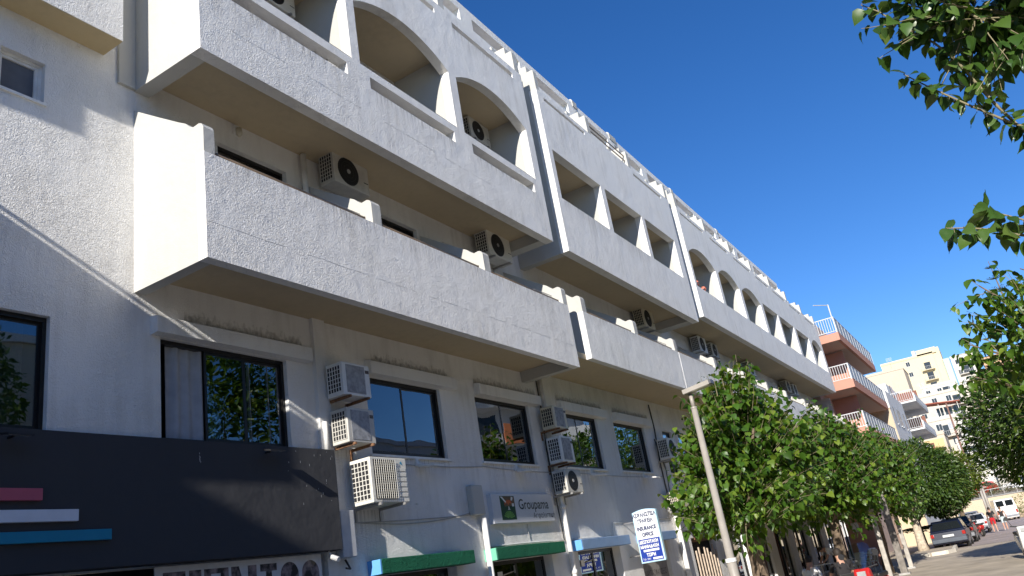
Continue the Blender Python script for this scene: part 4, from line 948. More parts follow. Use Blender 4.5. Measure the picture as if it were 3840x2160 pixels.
leafy_branch_tree('overhanging_tree', 'tree whose leafy branches hang into the sky from beside the camera', (6.6, -11.8, -.25),
    [(6.6, -11.8, -.25), (6.7, -11.7, 1.2), (6.4, -11.4, 2.6), (6.0, -11.0, 3.8), (5.9, -10.7, 4.8)], [.2, .16, .14, .11, .08],
    [([(6.0, -11.0, 4.2), (5.5, -10.2, 4.5), (5.1, -9.7, 4.7), (4.95, -9.25, 4.6)], .03, 4)],
    .088, LEAF_N, 295, 41, fill=[((5.0, -9.17, 4.34), (.22, .2, .14), 60), ((5.05, -9.4, 4.2), (.2, .16, .2), 44)],
    direct=[([(5.0, -8.62, 4.66), (5.0, -8.70, 4.56), (5.0, -8.79, 4.39), (5.0, -8.91, 4.21), (5.02, -8.98, 4.06), (5.05, -9.07, 3.74), (5.1, -9.2, 3.4), (5.4, -10.0, 3.2), (6.0, -11.0, 3.3)], .013, .092, .021),
            ([(5.0, -8.70, 4.09), (5.0, -8.82, 3.92), (5.0, -8.95, 3.75), (5.03, -9.10, 3.58), (5.1, -9.3, 3.4), (5.5, -10.2, 3.2), (6.0, -11.0, 3.3)], .013, .088, .019),
            ([(4.95, -8.85, 4.75), (4.98, -9.0, 4.5), (5.0, -9.15, 4.27), (5.05, -9.3, 4.1), (5.3, -9.8, 3.9), (6.0, -10.9, 3.9)], .014, .092, .019),
            ([(5.0, -8.80, 4.62), (5.0, -8.95, 4.42), (5.05, -9.12, 4.2), (5.1, -9.3, 3.95), (5.4, -10.0, 3.7), (6.0, -10.9, 3.7)], .013, .088, .019),
            ([(4.55, -8.76, 3.02), (4.55, -8.86, 2.93), (4.6, -9.02, 2.82), (5.0, -9.7, 2.7)], .008, .10, .022),
            ([(4.45, -8.60, 2.92), (4.47, -8.70, 2.89), (4.5, -8.80, 2.85), (4.52, -8.88, 2.80), (4.6, -9.05, 2.74), (5.0, -9.7, 2.7), (6.2, -11.2, 2.7)], .011, .10, .016)])
leafy_branch_tree('mulberry_tree', 'bushy mulberry tree at the right edge in front of the hillside houses', (11.6, -11.2, -.25),
    [(11.6, -11.2, -.25), (11.6, -11.1, 1.2), (11.5, -10.9, 2.2), (11.4, -10.6, 3.0)], [.2, .16, .14, .1],
    [([(11.4, -10.6, 2.8), (10.8, -9.7, 3.2), (10.2, -9.1, 3.55), (9.9, -8.85, 3.8)], .035, 14),
     ([(11.4, -10.6, 2.6), (10.7, -9.6, 2.8), (10.1, -8.9, 3.0), (9.8, -8.55, 3.2)], .03, 14),
     ([(11.4, -10.6, 2.4), (10.7, -9.6, 2.5), (10.1, -8.9, 2.65), (9.8, -8.5, 2.85)], .03, 13),
     ([(11.4, -10.6, 3.0), (10.8, -9.9, 3.6), (10.3, -9.3, 3.95)], .03, 9)],
    .105, LEAF_M, 160, 47, fill=[((10.4, -9.3, 3.15), (.75, .55, .6), 130), ((11.4, -9.5, 2.5), (.9, .6, .7), 110)])
# trees across the street, mirrored in the first-floor windows
GO = 'trees across the street seen in the window reflections'
for i, (x, y, h) in enumerate(((10.5, -17.5, 13), (22.8, -17.5, 13), (55.5, -17.5, 11), (63, -17, 11.5), (71, -17.5, 10))):  # first tree added to darken the leftmost window's reflection
    dense_tree('street_tree', ('big green tree added across the street to darken the reflection in the window left of the fascia lamps', 'big green tree across the street mirrored in the curtained window', 'first tree across the street mirrored behind the stacked air conditioners', 'second tree across the street mirrored in the window by the cables', 'last big tree across the street past the mirrored balconies')[i], (x, y, -.3), h * .4, (x, y, h * .66), (3.6, 2.8, h * .38), 9000, .30, LEAF_M, 60 + i, r=.22, group=GO)
# shrubs by the retaining wall, palm, araucaria
for i, (x, y, z, s) in enumerate(((108.8, -4.6, 1.9, 1.1), (109.0, -6.3, 1.9, 1.0), (109.2, -8.0, 1.9, 1.3), (103, -9.2, -.5, 1.5))):
    dense_tree('shrub', ('dusty olive shrub on the retaining wall under the red car', 'dusty olive shrub on the retaining wall between the two upper cars', 'wide dusty olive shrub on the retaining wall under the white car', 'bright bushy shrub at the right roadside by the van')[i], (x, y, z), .4, (x, y, z + s * .85), (s * 1.0, s, s * .8), 900, .16, LEAF_O if i < 3 else LEAF_Y, 80 + i, r=.06, cat='shrub', group='shrubs on the retaining wall' if i < 3 else None)
ar = thing('araucaria_tree', 'slender tiered conifer tip rising behind the right-hand trees', 'tree', (150, -17.5, 3))
MB().tube([(150, -17.5, 3), (150, -17.2, 20), (150, -16.6, 38.5)], [.5, .3, .04], 8).build('trunk', BARK, ar, smooth=True)
m = MB(); rng = random.Random(4)
for k in range(13):
    z = 37.2 - k * 1.9; L = .7 + k * .38
    for j in range(7):
        a = j * .9 + k * .4
        for q in range(9):
            u = q / 8; p = Vector((150 + math.cos(a) * L * u, -16.6 - .03 * k + math.sin(a) * L * u, z + .25 * u * u * L))
            d = Vector((math.cos(a + .9 * (1 if q % 2 else -1)), math.sin(a + .9 * (1 if q % 2 else -1)), .35)); M = leaf_matrix(p, d, (0, 0, 1), .5); m.add([M @ Vector(v) for v in LEAF2V], LEAF2F)
m.build('foliage', LEAF_F, ar)['kind'] = 'stuff'
pm = thing('palm_shrub', 'small palm with arching fronds behind the parked blue hatchback', 'palm', (51.5, -3.4, -.3))
MB().tube([(51.5, -3.4, -.3), (51.5, -3.4, .6)], [.2, .16], 8).build('trunk', BARK, pm)
for j in range(13):
    a = j * .49; m = MB(); pts = [Vector((51.5 + math.cos(a) * u * 1.0, -3.4 + math.sin(a) * u * 1.0, .6 + u * 1.1 - .9 * u * u)) for u in [q / 8 for q in range(9)]]
    for q, p in enumerate(pts[1:]):
        for s in (-1, 1):
            d = Vector((math.cos(a + s * 1.0), math.sin(a + s * 1.0), -.2)); M = leaf_matrix(p, d, (0, 0, 1), .38); m.add([M @ Vector(v) for v in LEAF2V], LEAF2F)
    m.tube(pts, .012, 4); m.build('frond', LEAF_Y, pm)
# ------------------------------------------------------------------ vehicles
TYRE = plain('tyre_rubber', (.02, .02, .02), .8); RIM = plain('alloy_rim', (.35, .35, .36), .35, .7); CARG = plain('car_glass', (.012, .015, .018), .06, spec=.8, var=.02)
REDL = plain('red_tail_lens', (.35, .02, .015), .2); BUMP = plain('grey_bumper', (.22, .23, .25), .55); PLATE = plain('number_plate', (.6, .62, .62), .4)
def carpaint(nm, c): return plain(nm, c, .22, spec=.7, var=.04)
def wheel(t, x, y, z, r=.30, w=.19):
    tb = MB().tube([(x, y - w / 2, z), (x, y + w / 2, z)], r, 18).build('tyre', TYRE, t, world=False, bevel=.02)
    s = 1 if y > 0 else -1
    MB().tube([(x, y + s * (w / 2 - .005), z), (x, y + s * (w / 2 + .008), z)], r * .62, 12).build('rim', RIM, tb, world=False)
def car(name, label, loc, rz, paint, L=4.0, Wd=1.66, H=1.40, kind='hatch', cat='car', lower=None):
    t = thing(name, label, cat, loc, rz); w = Wd / 2
    belt = .62 * H + .02
    if kind == 'van': low = [(-L / 2, .35), (-L / 2, belt), (L / 2 - .75, belt), (L / 2 - .15, .95), (L / 2, .75), (L / 2, .3), (-L / 2 + .1, .22)]
    else: low = [(-L / 2 + .02, .30), (-L / 2, .55), (-L / 2 + .06, belt), (L * .2, belt - .02), (L / 2 - .18, belt - .16), (L / 2, .58), (L / 2 - .02, .28), (0, .2)]
    n = len(low)
    mb = MB(); vs = []
    for sgn in (-1, 1):
        for x, z in low: vs.append((x, sgn * w * (.97 if z < .4 or z > belt - .2 else 1.0), z))
    mb.add(vs, [tuple(range(n)), tuple(range(2 * n - 1, n - 1, -1))] + [(i, i + n, (i + 1) % n + n, (i + 1) % n) for i in range(n)])
    mb.build('body', paint, t, world=False, bevel=.05)
    if kind == 'van': gh = [(-L / 2 + .01, belt - .01), (-L / 2 + .06, H - .05), (-L / 2 + .3, H), (L / 2 - 1.35, H), (L / 2 - .72, belt - .01)]
    elif kind == 'hatch': gh = [(-L / 2 + .05, belt - .01), (-L / 2 + .42, H - .06), (-L / 2 + .75, H), (.25, H - .02), (L * .21, belt - .02)]
    else: gh = [(-L / 2 + .65, belt - .01), (-L / 2 + 1.15, H - .03), (-.1, H), (.35, H - .03), (L * .22, belt - .02)]
    n = len(gh); mb = MB(); vs = []
    hw = lambda z: w * .95 - (w * .17 if kind != 'van' else w * .08) * (z - belt) / (H - belt)
    for sgn in (-1, 1):
        for x, z in gh: vs.append((x, sgn * hw(z), z))
    mb.add(vs, [tuple(range(n)), tuple(range(2 * n - 1, n - 1, -1))] + [(i, i + n, (i + 1) % n + n, (i + 1) % n) for i in range(n)])
    mb.build('cabin', paint, t, world=False, bevel=.04)
    # windows: rear, front and side panes set just proud of the cabin
    def quad(nm, p): MB().add(p, [(0, 1, 2, 3)]).build(nm, CARG, t, world=False)
    (xa, za), (xb, zb_) = gh[0], gh[1]; f0, f1 = .16, .9
    lerp = lambda a, b, u: a + (b - a) * u
    off = -.012
    if kind == 'van':
        for y0, y1 in ((-w * .78, -w * .08), (w * .08, w * .78)): quad('rear_window', [(lerp(xa, xb, .15) + off, y0, lerp(za, zb_, .12)), (lerp(xa, xb, .15) + off, y1, lerp(za, zb_, .12)), (lerp(xa, xb, .85) + off, y1, lerp(za, zb_, .85)), (lerp(xa, xb, .85) + off, y0, lerp(za, zb_, .85))])
    else: quad('rear_window', [(lerp(xa, xb, f0) + off, -hw(za) * .86, lerp(za, zb_, f0) + .012), (lerp(xa, xb, f0) + off, hw(za) * .86, lerp(za, zb_, f0) + .012), (lerp(xa, xb, f1) + off, hw(zb_) * .86, lerp(za, zb_, f1) + .012), (lerp(xa, xb, f1) + off, -hw(zb_) * .86, lerp(za, zb_, f1) + .012)])
    (xa, za), (xb, zb_) = gh[-1], gh[-2]
    quad('windscreen', [(lerp(xa, xb, .1) + .015, hw(za) * .9, lerp(za, zb_, .1) + .012), (lerp(xa, xb, .1) + .015, -hw(za) * .9, lerp(za, zb_, .1) + .012), (lerp(xa, xb, .92) + .015, -hw(zb_) * .9, lerp(za, zb_, .92) + .012), (lerp(xa, xb, .92) + .015, hw(zb_) * .9, lerp(za, zb_, .92) + .012)])
    for sgn in (-1, 1):
        zl, zh = belt + .04, H - .1; xl0, xl1 = gh[0][0] + .3, gh[-1][0] - .25; xu0, xu1 = gh[1][0] + .22, gh[-2][0] - .05
        mx = (xu0 + xu1) / 2
        for (a0, a1, c0, c1) in ((xl0, mx - .04, xu0, mx - .04), (mx + .04, xl1, mx + .04, xu1)):
            quad('side_window', [(a0, sgn * (hw(zl) + .006), zl), (a1, sgn * (hw(zl) + .006), zl), (c1, sgn * (hw(zh) + .006), zh), (c0, sgn * (hw(zh) + .006), zh)])
    for sgn in (-1, 1):
        MB().box(-L / 2 - .015, -L / 2 + .06, sgn * w * .93 - .13 if sgn > 0 else -w * .93 - .02, sgn * w * .93 + .02 if sgn > 0 else -w * .93 + .13, .66, .82 if kind != 'van' else 1.0).build('tail_light', REDL, t, world=False)
        for xx in (-L * .30, L * .32): wheel(t, xx, sgn * (w - .10), .30)
    MB().box(-L / 2 - .05, -L / 2 + .12, -w * .96, w * .96, .36, .55).build('rear_bumper', BUMP if lower is None else lower, t, world=False, bevel=.03)
    MB().box(-L / 2 - .022, -L / 2 - .006, -.26, .26, .62, .73).build('number_plate', PLATE, t, world=False)
    MB().box(.55, .7, -w - .14, -w - .0, belt + .02, belt + .14).build('door_mirror', paint, t, world=False, bevel=.02)
    return t
car('parked_car', 'dark blue hatchback with lighter bumper parked beside the round ficus', (50.0, -4.95, gz(50, 0)), 0, carpaint('dark_blue_paint', (.008, .012, .030)), 4.1, 1.70, 1.42, lower=plain('blue_grey_bumper', (.07, .085, .11), .5))
car('parked_car', 'black car parked just ahead of the dark blue hatchback', (55.6, -5.05, gz(55, 0)), 0, carpaint('black_paint', (.012, .012, .013)), 4.2, 1.72, 1.48)
car('parked_car', 'silver saloon with red tail lights parked by the motorcycles', (74, -5.2, gz(74, 0)), 0, carpaint('silver_paint', (.5, .51, .52)), 4.3, 1.74, 1.45, kind='saloon')
car('parked_car', 'grey car with a roof rack farther along the parked row', (81, -4.6, gz(81, 0)), 0, carpaint('grey_paint', (.20, .21, .22)), 4.4, 1.75, 1.6)
car('white_van', 'white van facing away at the end of the street', (101.5, -6.9, gz(100, 0)), .12, carpaint('van_white', (.78, .78, .77)), 4.9, 2.0, 2.15, kind='van', cat='van')
car('parked_car', 'red car parked on the upper road above the retaining wall', (111, -5.1, gz(111, 0) + .3), 1.57, carpaint('red_paint', (.55, .02, .02)), 3.9, 1.65, 1.45)
car('parked_car', 'white car parked on the upper road next to the red one', (111.5, -9.4, gz(111, 0) + .3), 1.57, carpaint('car_white', (.75, .75, .75)), 4.1, 1.7, 1.45)
def scooter(label, loc, rz, paint, shield=True, cat='scooter', name='motor_scooter'):
    t = thing(name, label, cat, loc, rz)
    for x in (-.62, .62):
        tb = MB().tube([(x, -.05, .24), (x, .05, .24)], .24, 18).build('tyre', TYRE, t, world=False, bevel=.02); MB().tube([(x, -.055, .24), (x, .055, .24)], .13, 12).build('rim', RIM, tb, world=False)
    MB().prism_y([(-.85, .55), (-.8, .72), (-.3, .72), (-.1, .5), (-.05, .34), (.28, .32), (.3, .26), (-.1, .24), (-.5, .3)], -.14, .14).build('body', paint, t, world=False, bevel=.04)
    MB().prism_y([(.28, .28), (.22, .34), (.42, .95), (.52, 1.0), (.6, .9), (.52, .55), (.42, .3)], -.17, .17).build('front_apron', paint, t, world=False, bevel=.04)
    MB().prism_y([(.42, .5), (.5, .56), (.85, .5), (.9, .42), (.6, .46)], -.07, .07).build('front_mudguard', paint, t, world=False, bevel=.02)
    MB().box(-.82, -.15, -.13, .13, .72, .82).build('seat', plain('black_vinyl', (.02, .02, .02), .5), t, world=False, bevel=.03)
    MB().tube([(.42, -.32, 1.02), (.46, -.1, .98), (.46, .1, .98), (.42, .32, 1.02)], .018, 8).build('handlebar', ACD, t, world=False)
    MB().tube([(.5, 0, .95), (.62, 0, .3)], .03, 8).build('fork', STEEL, t, world=False)
    for s in (-1, 1):
        MB().tube([(.43, s * .26, 1.02), (.45, s * .34, 1.22)], .008, 6).build('mirror_arm', ACD, t, world=False)
        MB().tube([(.44, s * .36, 1.26), (.47, s * .36, 1.26)], [.06, .065], 12).build('mirror', ACD, t, world=False)
    MB().box(.56, .62, -.09, .09, .82, .93).build('headlight', LENS, t, world=False, bevel=.01)
    MB().box(-.88, -.84, -.09, .09, .58, .66).build('tail_light', REDL, t, world=False)
    if shield:
        m = MB(); n = 10; vs = []
        for k, (z, w, x) in enumerate(((.95, .14, .55), (1.1, .22, .5), (1.3, .24, .42), (1.45, .19, .36), (1.49, .1, .345))):
            for i in range(n + 1):
                u = 2 * i / n - 1; vs.append((x - .1 * u * u, w * u, z))
        m.add(vs, [(k * (n + 1) + i, k * (n + 1) + i + 1, (k + 1) * (n + 1) + i + 1, (k + 1) * (n + 1) + i) for k in range(4) for i in range(n)])
        m.build('windshield', glass('clear_screen', (.8, .82, .8), .9), t, smooth=True, world=False)
    return t
REDP = carpaint('scooter_red', (.45, .02, .02)); WHP = carpaint('scooter_white', (.7, .7, .7)); BKP = carpaint('scooter_black', (.02, .02, .022))
scooter('scooter with a tall clear windshield parked among the cafe trees', (19.5, -5.35, -.25), 3.0, REDP)
scooter('white and red scooter cut off by the right edge of the picture', (31.2, -8.25, -.25), 3.3, WHP, shield=False)
scooter('first black motorcycle in the row past the black car', (61.0, -5.35, gz(61, 0)), .5, BKP, shield=False, cat='motorcycle', name='motorcycle')
scooter('red and white scooter in the row past the black car', (63.6, -5.6, gz(63, 0)), .45, REDP, shield=False)
scooter('white-fronted scooter nearest the silver saloon', (66.4, -5.5, gz(66, 0)), .5, WHP, shield=True)

# ------------------------------------------------------------------ people
SKIN = plain('skin', (.48, .27, .19), .55, var=.05); HAIRD = plain('dark_hair', (.025, .017, .012), .7); HAIRB = plain('brown_hair', (.10, .06, .03), .7)
def person(label, loc, rz, J, shirt, pants, shoes, hair, H=1.72, sleeve='short', legs='short', longhair=False):
    """J: joint positions in metres for a 1.72 m figure (x forward, y left, z up)"""
    t = thing('person', label, 'person', loc, rz); s = H / 1.72
    E_ = [('pelvis', 'waist'), ('waist', 'chest'), ('chest', 'neck'), ('neck', 'jaw'), ('jaw', 'crown')]
    for S in 'LR': E_ += [('pelvis', 'hip' + S), ('hip' + S, 'knee' + S), ('knee' + S, 'ankle' + S), ('ankle' + S, 'toe' + S), ('chest', 'sho' + S), ('sho' + S, 'elb' + S), ('elb' + S, 'wri' + S), ('wri' + S, 'hand' + S)]
    RAD = dict(pelvis=(.15, .11), waist=(.135, .10), chest=(.155, .115), neck=(.055, .055), jaw=(.075, .085), crown=(.085, .095), hip=(.085, .085), knee=(.058, .06), ankle=(.038, .042), toe=(.038, .028), sho=(.062, .062), elb=(.042, .042), wri=(.028, .03), hand=(.03, .022))
    names = list(dict.fromkeys([n for e in E_ for n in e])); idx = {n: i for i, n in enumerate(names)}
    me = bpy.data.meshes.new('body'); me.from_pydata([Vector(J[n]) * s for n in names], [(idx[a], idx[b]) for a, b in E_], [])
    o = bpy.data.objects.new('body', me); COL.objects.link(o)
    md = o.modifiers.new('skin', 'SKIN'); md.use_smooth_shade = True
    for n in names:
        r = RAD[n] if n in RAD else RAD[n[:-1]]; me.skin_vertices[0].data[idx[n]].radius = (r[0] * s, r[1] * s)
    me.skin_vertices[0].data[idx['pelvis']].use_root = True
    sb = o.modifiers.new('sub', 'SUBSURF'); sb.levels = 2; sb.render_levels = 2
    dg = bpy.context.evaluated_depsgraph_get(); m2 = bpy.data.meshes.new_from_object(o.evaluated_get(dg)); bpy.data.objects.remove(o)
    b = bpy.data.objects.new('body', m2); COL.objects.link(b); b.parent = t
    m2.materials.clear()
    for mt in (SKIN, shirt, pants, shoes): m2.materials.append(mt)
    P_ = {n: Vector(J[n]) * s for n in names}
    def seg(p, a, c):
        d = P_[c] - P_[a]; u = max(0, min(1, (p - P_[a]).dot(d) / max(d.length_squared, 1e-9))); return (p - P_[a] - d * u).length, u
    for f in m2.polygons:
        p = Vector(f.center); best = min(((seg(p, a, c), a, c) for a, c in E_), key=lambda q: q[0][0]); (dd, u), a, c = best
        mi = 0
        if a in ('waist',) or (a == 'chest' and c == 'neck' and u < .55) or (a == 'chest' and c.startswith('sho')): mi = 1
        elif a == 'pelvis' and c == 'waist': mi = 1 if u > .35 else 2
        elif a.startswith('sho'): mi = 1 if (sleeve == 'long' or (sleeve == 'short' and u < .7)) else 0
        elif a.startswith('elb'): mi = 1 if sleeve == 'long' else 0
        elif a == 'pelvis': mi = 2
        elif a.startswith('hip'): mi = 2 if (legs == 'long' or u < .8) else 0
        elif a.startswith('knee'): mi = 2 if legs == 'long' else 0
        elif a.startswith('ankle'): mi = 3
        f.material_index = mi; f.use_smooth = True
    # hair cap, a shell round the back and top of the head
    hc = P_['jaw'].lerp(P_['crown'], .62); up = (P_['crown'] - P_['jaw']).normalized(); m = MB(); vs = []; n1, n2 = 7, 14
    fw = Vector((1, 0, 0)); fw = (fw - up * fw.dot(up)).normalized(); lf = up.cross(fw)
    for i in range(n1 + 1):
        th = math.pi * (.62 if not longhair else .85) * i / n1
        for k in range(n2):
            ph = 2 * math.pi * k / n2; back = -math.cos(ph)
            tt = th * (1 if back > -.2 else .62)
            vs.append(hc + (up * math.cos(tt) * .118 + fw * math.sin(tt) * math.cos(ph) * .105 + lf * math.sin(tt) * math.sin(ph) * .092) * s * 1.02)
    m.add(vs, [(i * n2 + k, i * n2 + (k + 1) % n2, (i + 1) * n2 + (k + 1) % n2, (i + 1) * n2 + k) for i in range(n1) for k in range(n2)])
    m.build('hair', hair, t, smooth=True, world=False)
    for S in 'LR':    # five short fingers on each hand
        h = P_['hand' + S]; d = (h - P_['wri' + S]).normalized(); sd = d.cross(Vector((1, 0, 0)));  sd = sd.normalized() if sd.length > .1 else Vector((0, 1, 0)); sd2 = d.cross(sd)
        m = MB()
        for q in range(4):
            b0 = h + d * .01 * s + sd2 * (q - 1.5) * .017 * s; L = (.065, .075, .07, .055)[q] * s
            m.tube([b0, b0 + d * L * .55, b0 + d * L * .9 + sd * .015 * s], [.0085 * s, .008 * s, .006 * s], 6)
        b0 = h - d * .01 * s + sd2 * .03 * s; m.tube([b0, b0 + (d * .6 + sd2 * .7) * .045 * s], [.01 * s, .008 * s], 6)
        m.build('fingers', SKIN, b, smooth=True, world=False)
    return t
WALK = dict(pelvis=(0, 0, .93), waist=(.01, 0, 1.08), chest=(.02, 0, 1.28), neck=(.02, 0, 1.46), jaw=(.04, 0, 1.55), crown=(.03, 0, 1.65),
    hipL=(0, .095, .88), kneeL=(.16, .1, .50), ankleL=(.12, .1, .09), toeL=(.26, .11, .05), hipR=(0, -.095, .88), kneeR=(-.02, -.1, .48), ankleR=(-.24, -.1, .13), toeR=(-.14, -.11, .045),
    shoL=(.01, .19, 1.40), elbL=(-.08, .24, 1.13), wriL=(.0, .26, .90), handL=(.03, .26, .83), shoR=(.01, -.19, 1.40), elbR=(.02, -.25, 1.12), wriR=(.16, -.25, .93), handR=(.21, -.24, .88))
SIT = dict(pelvis=(0, 0, .50), waist=(-.03, 0, .66), chest=(-.02, 0, .88), neck=(.02, 0, 1.06), jaw=(.06, 0, 1.15), crown=(.06, 0, 1.25),
    hipL=(.02, .1, .50), kneeL=(.44, .13, .50), ankleL=(.46, .13, .09), toeL=(.60, .14, .05), hipR=(.02, -.1, .50), kneeR=(.44, -.12, .50), ankleR=(.40, -.12, .09), toeR=(.54, -.13, .05),
    shoL=(-.01, .19, 1.0), elbL=(.10, .26, .76), wriL=(.34, .16, .74), handL=(.41, .13, .76), shoR=(-.01, -.19, 1.0), elbR=(.08, -.26, .76), wriR=(.32, -.18, .72), handR=(.40, -.15, .73))
BEND = dict(pelvis=(0, 0, .93), waist=(.08, 0, 1.06), chest=(.26, 0, 1.17), neck=(.42, 0, 1.20), jaw=(.51, 0, 1.18), crown=(.60, 0, 1.20),
    hipL=(0, .095, .88), kneeL=(.05, .1, .49), ankleL=(-.03, .1, .09), toeL=(.12, .11, .05), hipR=(0, -.095, .88), kneeR=(.04, -.1, .49), ankleR=(-.05, -.1, .09), toeR=(.10, -.11, .05),
    shoL=(.36, .19, 1.17), elbL=(.46, .22, .93), wriL=(.60, .16, .78), handL=(.66, .13, .76), shoR=(.36, -.19, 1.17), elbR=(.44, -.22, .92), wriR=(.56, -.18, .76), handR=(.62, -.16, .74))
TBLK = plain('black_cloth', (.022, .020, .022), .9); TRED = plain('red_cloth', (.50, .012, .02), .85); TWH = plain('white_cloth', (.75, .75, .75), .9); TDK = plain('dark_trousers', (.04, .04, .05), .9); TGR = plain('pale_denim', (.46, .56, .58), .9); SHW = plain('white_shoe', (.7, .7, .7), .7); SHD = plain('dark_shoe', (.04, .035, .03), .7)
person('person in a black shirt and red shorts walking away up the street', (68.8, -6.5, gz(68.8, 0)), .08, WALK, TBLK, TRED, SHW, HAIRD, 1.76)
person('person in a black top and pale shorts walking beside the one in red shorts', (70.2, -7.15, gz(70.2, 0)), .05, {k: (v[0], -v[1], v[2]) for k, v in {**WALK}.items()}, TBLK, TGR, SHW, HAIRB, 1.68, sleeve='none')
person('waiter in a white shirt bending over a cafe table', (32.4, -2.3, -.25), 2.3, BEND, TWH, TDK, SHD, HAIRD, 1.75)
person('seated cafe guest in a white top leaning at the table', (21.2, -3.75, -.2), -.4, SIT, TWH, TDK, SHD, HAIRD, 1.68)
person('seated cafe guest in black seen from behind', (20.9, -4.55, -.2), .5, SIT, TBLK, TDK, SHD, HAIRD, 1.78)
# ------------------------------------------------------------------ cafe furniture and posts
def chair(label, x, y, rz, mat, z=-.25):
    t = thing('cafe_chair', label, 'chair', (x, y, z), rz, group='cafe chairs under the trees')
    MB().box(-.22, .22, -.22, .22, .42, .455).build('seat', mat, t, world=False, bevel=.012)
    MB().prism_y([(-.22, .455), (-.19, .455), (-.26, .86), (-.30, .85)], -.21, .21).build('backrest', mat, t, world=False, bevel=.012)
    for a in (-.19, .19):
        for b in (-.19, .19): MB().tube([(a, b, .42), (a * 1.2, b * 1.15, 0)], [.02, .015], 6).build('leg', mat, t, world=False)
    for b in (-.22, .22): MB().tube([(-.24, b, .66), (.1, b, .66), (.18, b, .45)], .018, 6).build('armrest', mat, t, world=False)
CHW = plain('white_chair_plastic', (.72, .74, .76), .4); CHB = plain('black_chair_plastic', (.03, .03, .03), .5)
chair('dark cafe chair under the seated guest in white', 21.1, -3.73, -.4, CHB); chair('dark cafe chair under the guest in black', 20.85, -4.57, .5, CHB)
chair('first empty white plastic chair beside the slim tree trunk', 34.4, -2.6, 2.7, CHW); chair('second empty white plastic chair, turned toward the pink wall', 35.6, -2.9, 2.2, CHW); chair('white plastic chair pushed under the far cafe table', 38.0, -2.5, 1.0, CHW)
def table(label, x, y, r=.38):
    t = thing('cafe_table', label, 'table', (x, y, -.25), group='round cafe tables')
    MB().tube([(x, y, .46), (x, y, .49)], r, 20).build('table_top', CHW, t); MB().tube([(x, y, -.25), (x, y, .46)], .03, 8).build('stem', STEEL, t); MB().tube([(x, y, -.25), (x, y, -.22)], .22, 14).build('foot', STEEL, t)
table('round white cafe table between the seated guests', 21.75, -4.1); table('round white table the waiter bends over', 31.9, -1.8); table('round white cafe table by the pink wall', 36.9, -2.5)
POST = plain('grey_weathered_post', (.20, .18, .16), .85, var=.3, vscale=8, bump=.4); POSTL = plain('pale_post', (.40, .37, .33), .8, var=.2)
def post(label, x, y, h, w, mat, lean=(0, 0)):
    t = thing('awning_post', label, 'post', (x, y, -.25)); z0 = -.25
    MB().add([(x - w, y - w, z0), (x + w, y - w, z0), (x + w, y + w, z0), (x - w, y + w, z0), (x - w * .9 + lean[0], y - w * .9 + lean[1], z0 + h), (x + w * .9 + lean[0], y - w * .9 + lean[1], z0 + h), (x + w * .9 + lean[0], y + w * .9 + lean[1], z0 + h), (x - w * .9 + lean[0], y + w * .9 + lean[1], z0 + h)],
             [(0, 3, 2, 1), (4, 5, 6, 7), (0, 1, 5, 4), (1, 2, 6, 5), (2, 3, 7, 6), (3, 0, 4, 7)]).build('shaft', mat, t)
    MB().box(x - w - .07, x + w + .07, y - w - .07, y + w + .07, z0, z0 + .06).build('base_plate', STEEL, t)
post('dark climbing-plant post nearest the street in front of the pink wall', 31.9, -4.45, 2.7, .11, POST); post('slim pale grey post next to the dark vine-covered post', 35.0, -4.35, 2.7, .075, POSTL); post('pale post beside the scooter windshield', 28.2, -4.5, 2.5, .07, POSTL)
pwall = thing('garden_wall', 'salmon painted wall pier behind the cafe tables', 'wall', (41.0, -2.0, -.25))
MB().box(40.6, 41.0, -2.9, -1.5, -.25, 2.3).build('pier', PINK, pwall, bevel=.02); MB().box(40.58, 40.6, -2.05, -1.75, 1.3, 1.7).build('notice', WHITE, pwall)
# utility poles up the street
POLW = plain('pole_wood_red_brown', (.22, .12, .09), .9, var=.2)
for i, (x, y, h, m_, lb) in enumerate(((112, -4.75, 11.5, POLW, 'reddish brown utility pole in front of the hillside houses'), (90, -6.0, 4.4, POLE, 'pale slim lamp post beside the silver saloon'), (96, -5.6, 4.0, POLE, 'pale slim lamp post behind the parked row'), (120, -8.2, 10.5, POLE, 'grey utility pole above the upper road'))):
    t = thing('utility_pole', lb, 'pole', (x, y, gz(x, y)))
    MB().tube([(x, y, gz(x, y)), (x, y, gz(x, y) + h)], [.15, .09], 8).build('shaft', m_, t, smooth=True); MB().box(x - .04, x + .04, y - .7, y + .2, gz(x, y) + h - .5, gz(x, y) + h - .42).build('crossarm', m_, t)
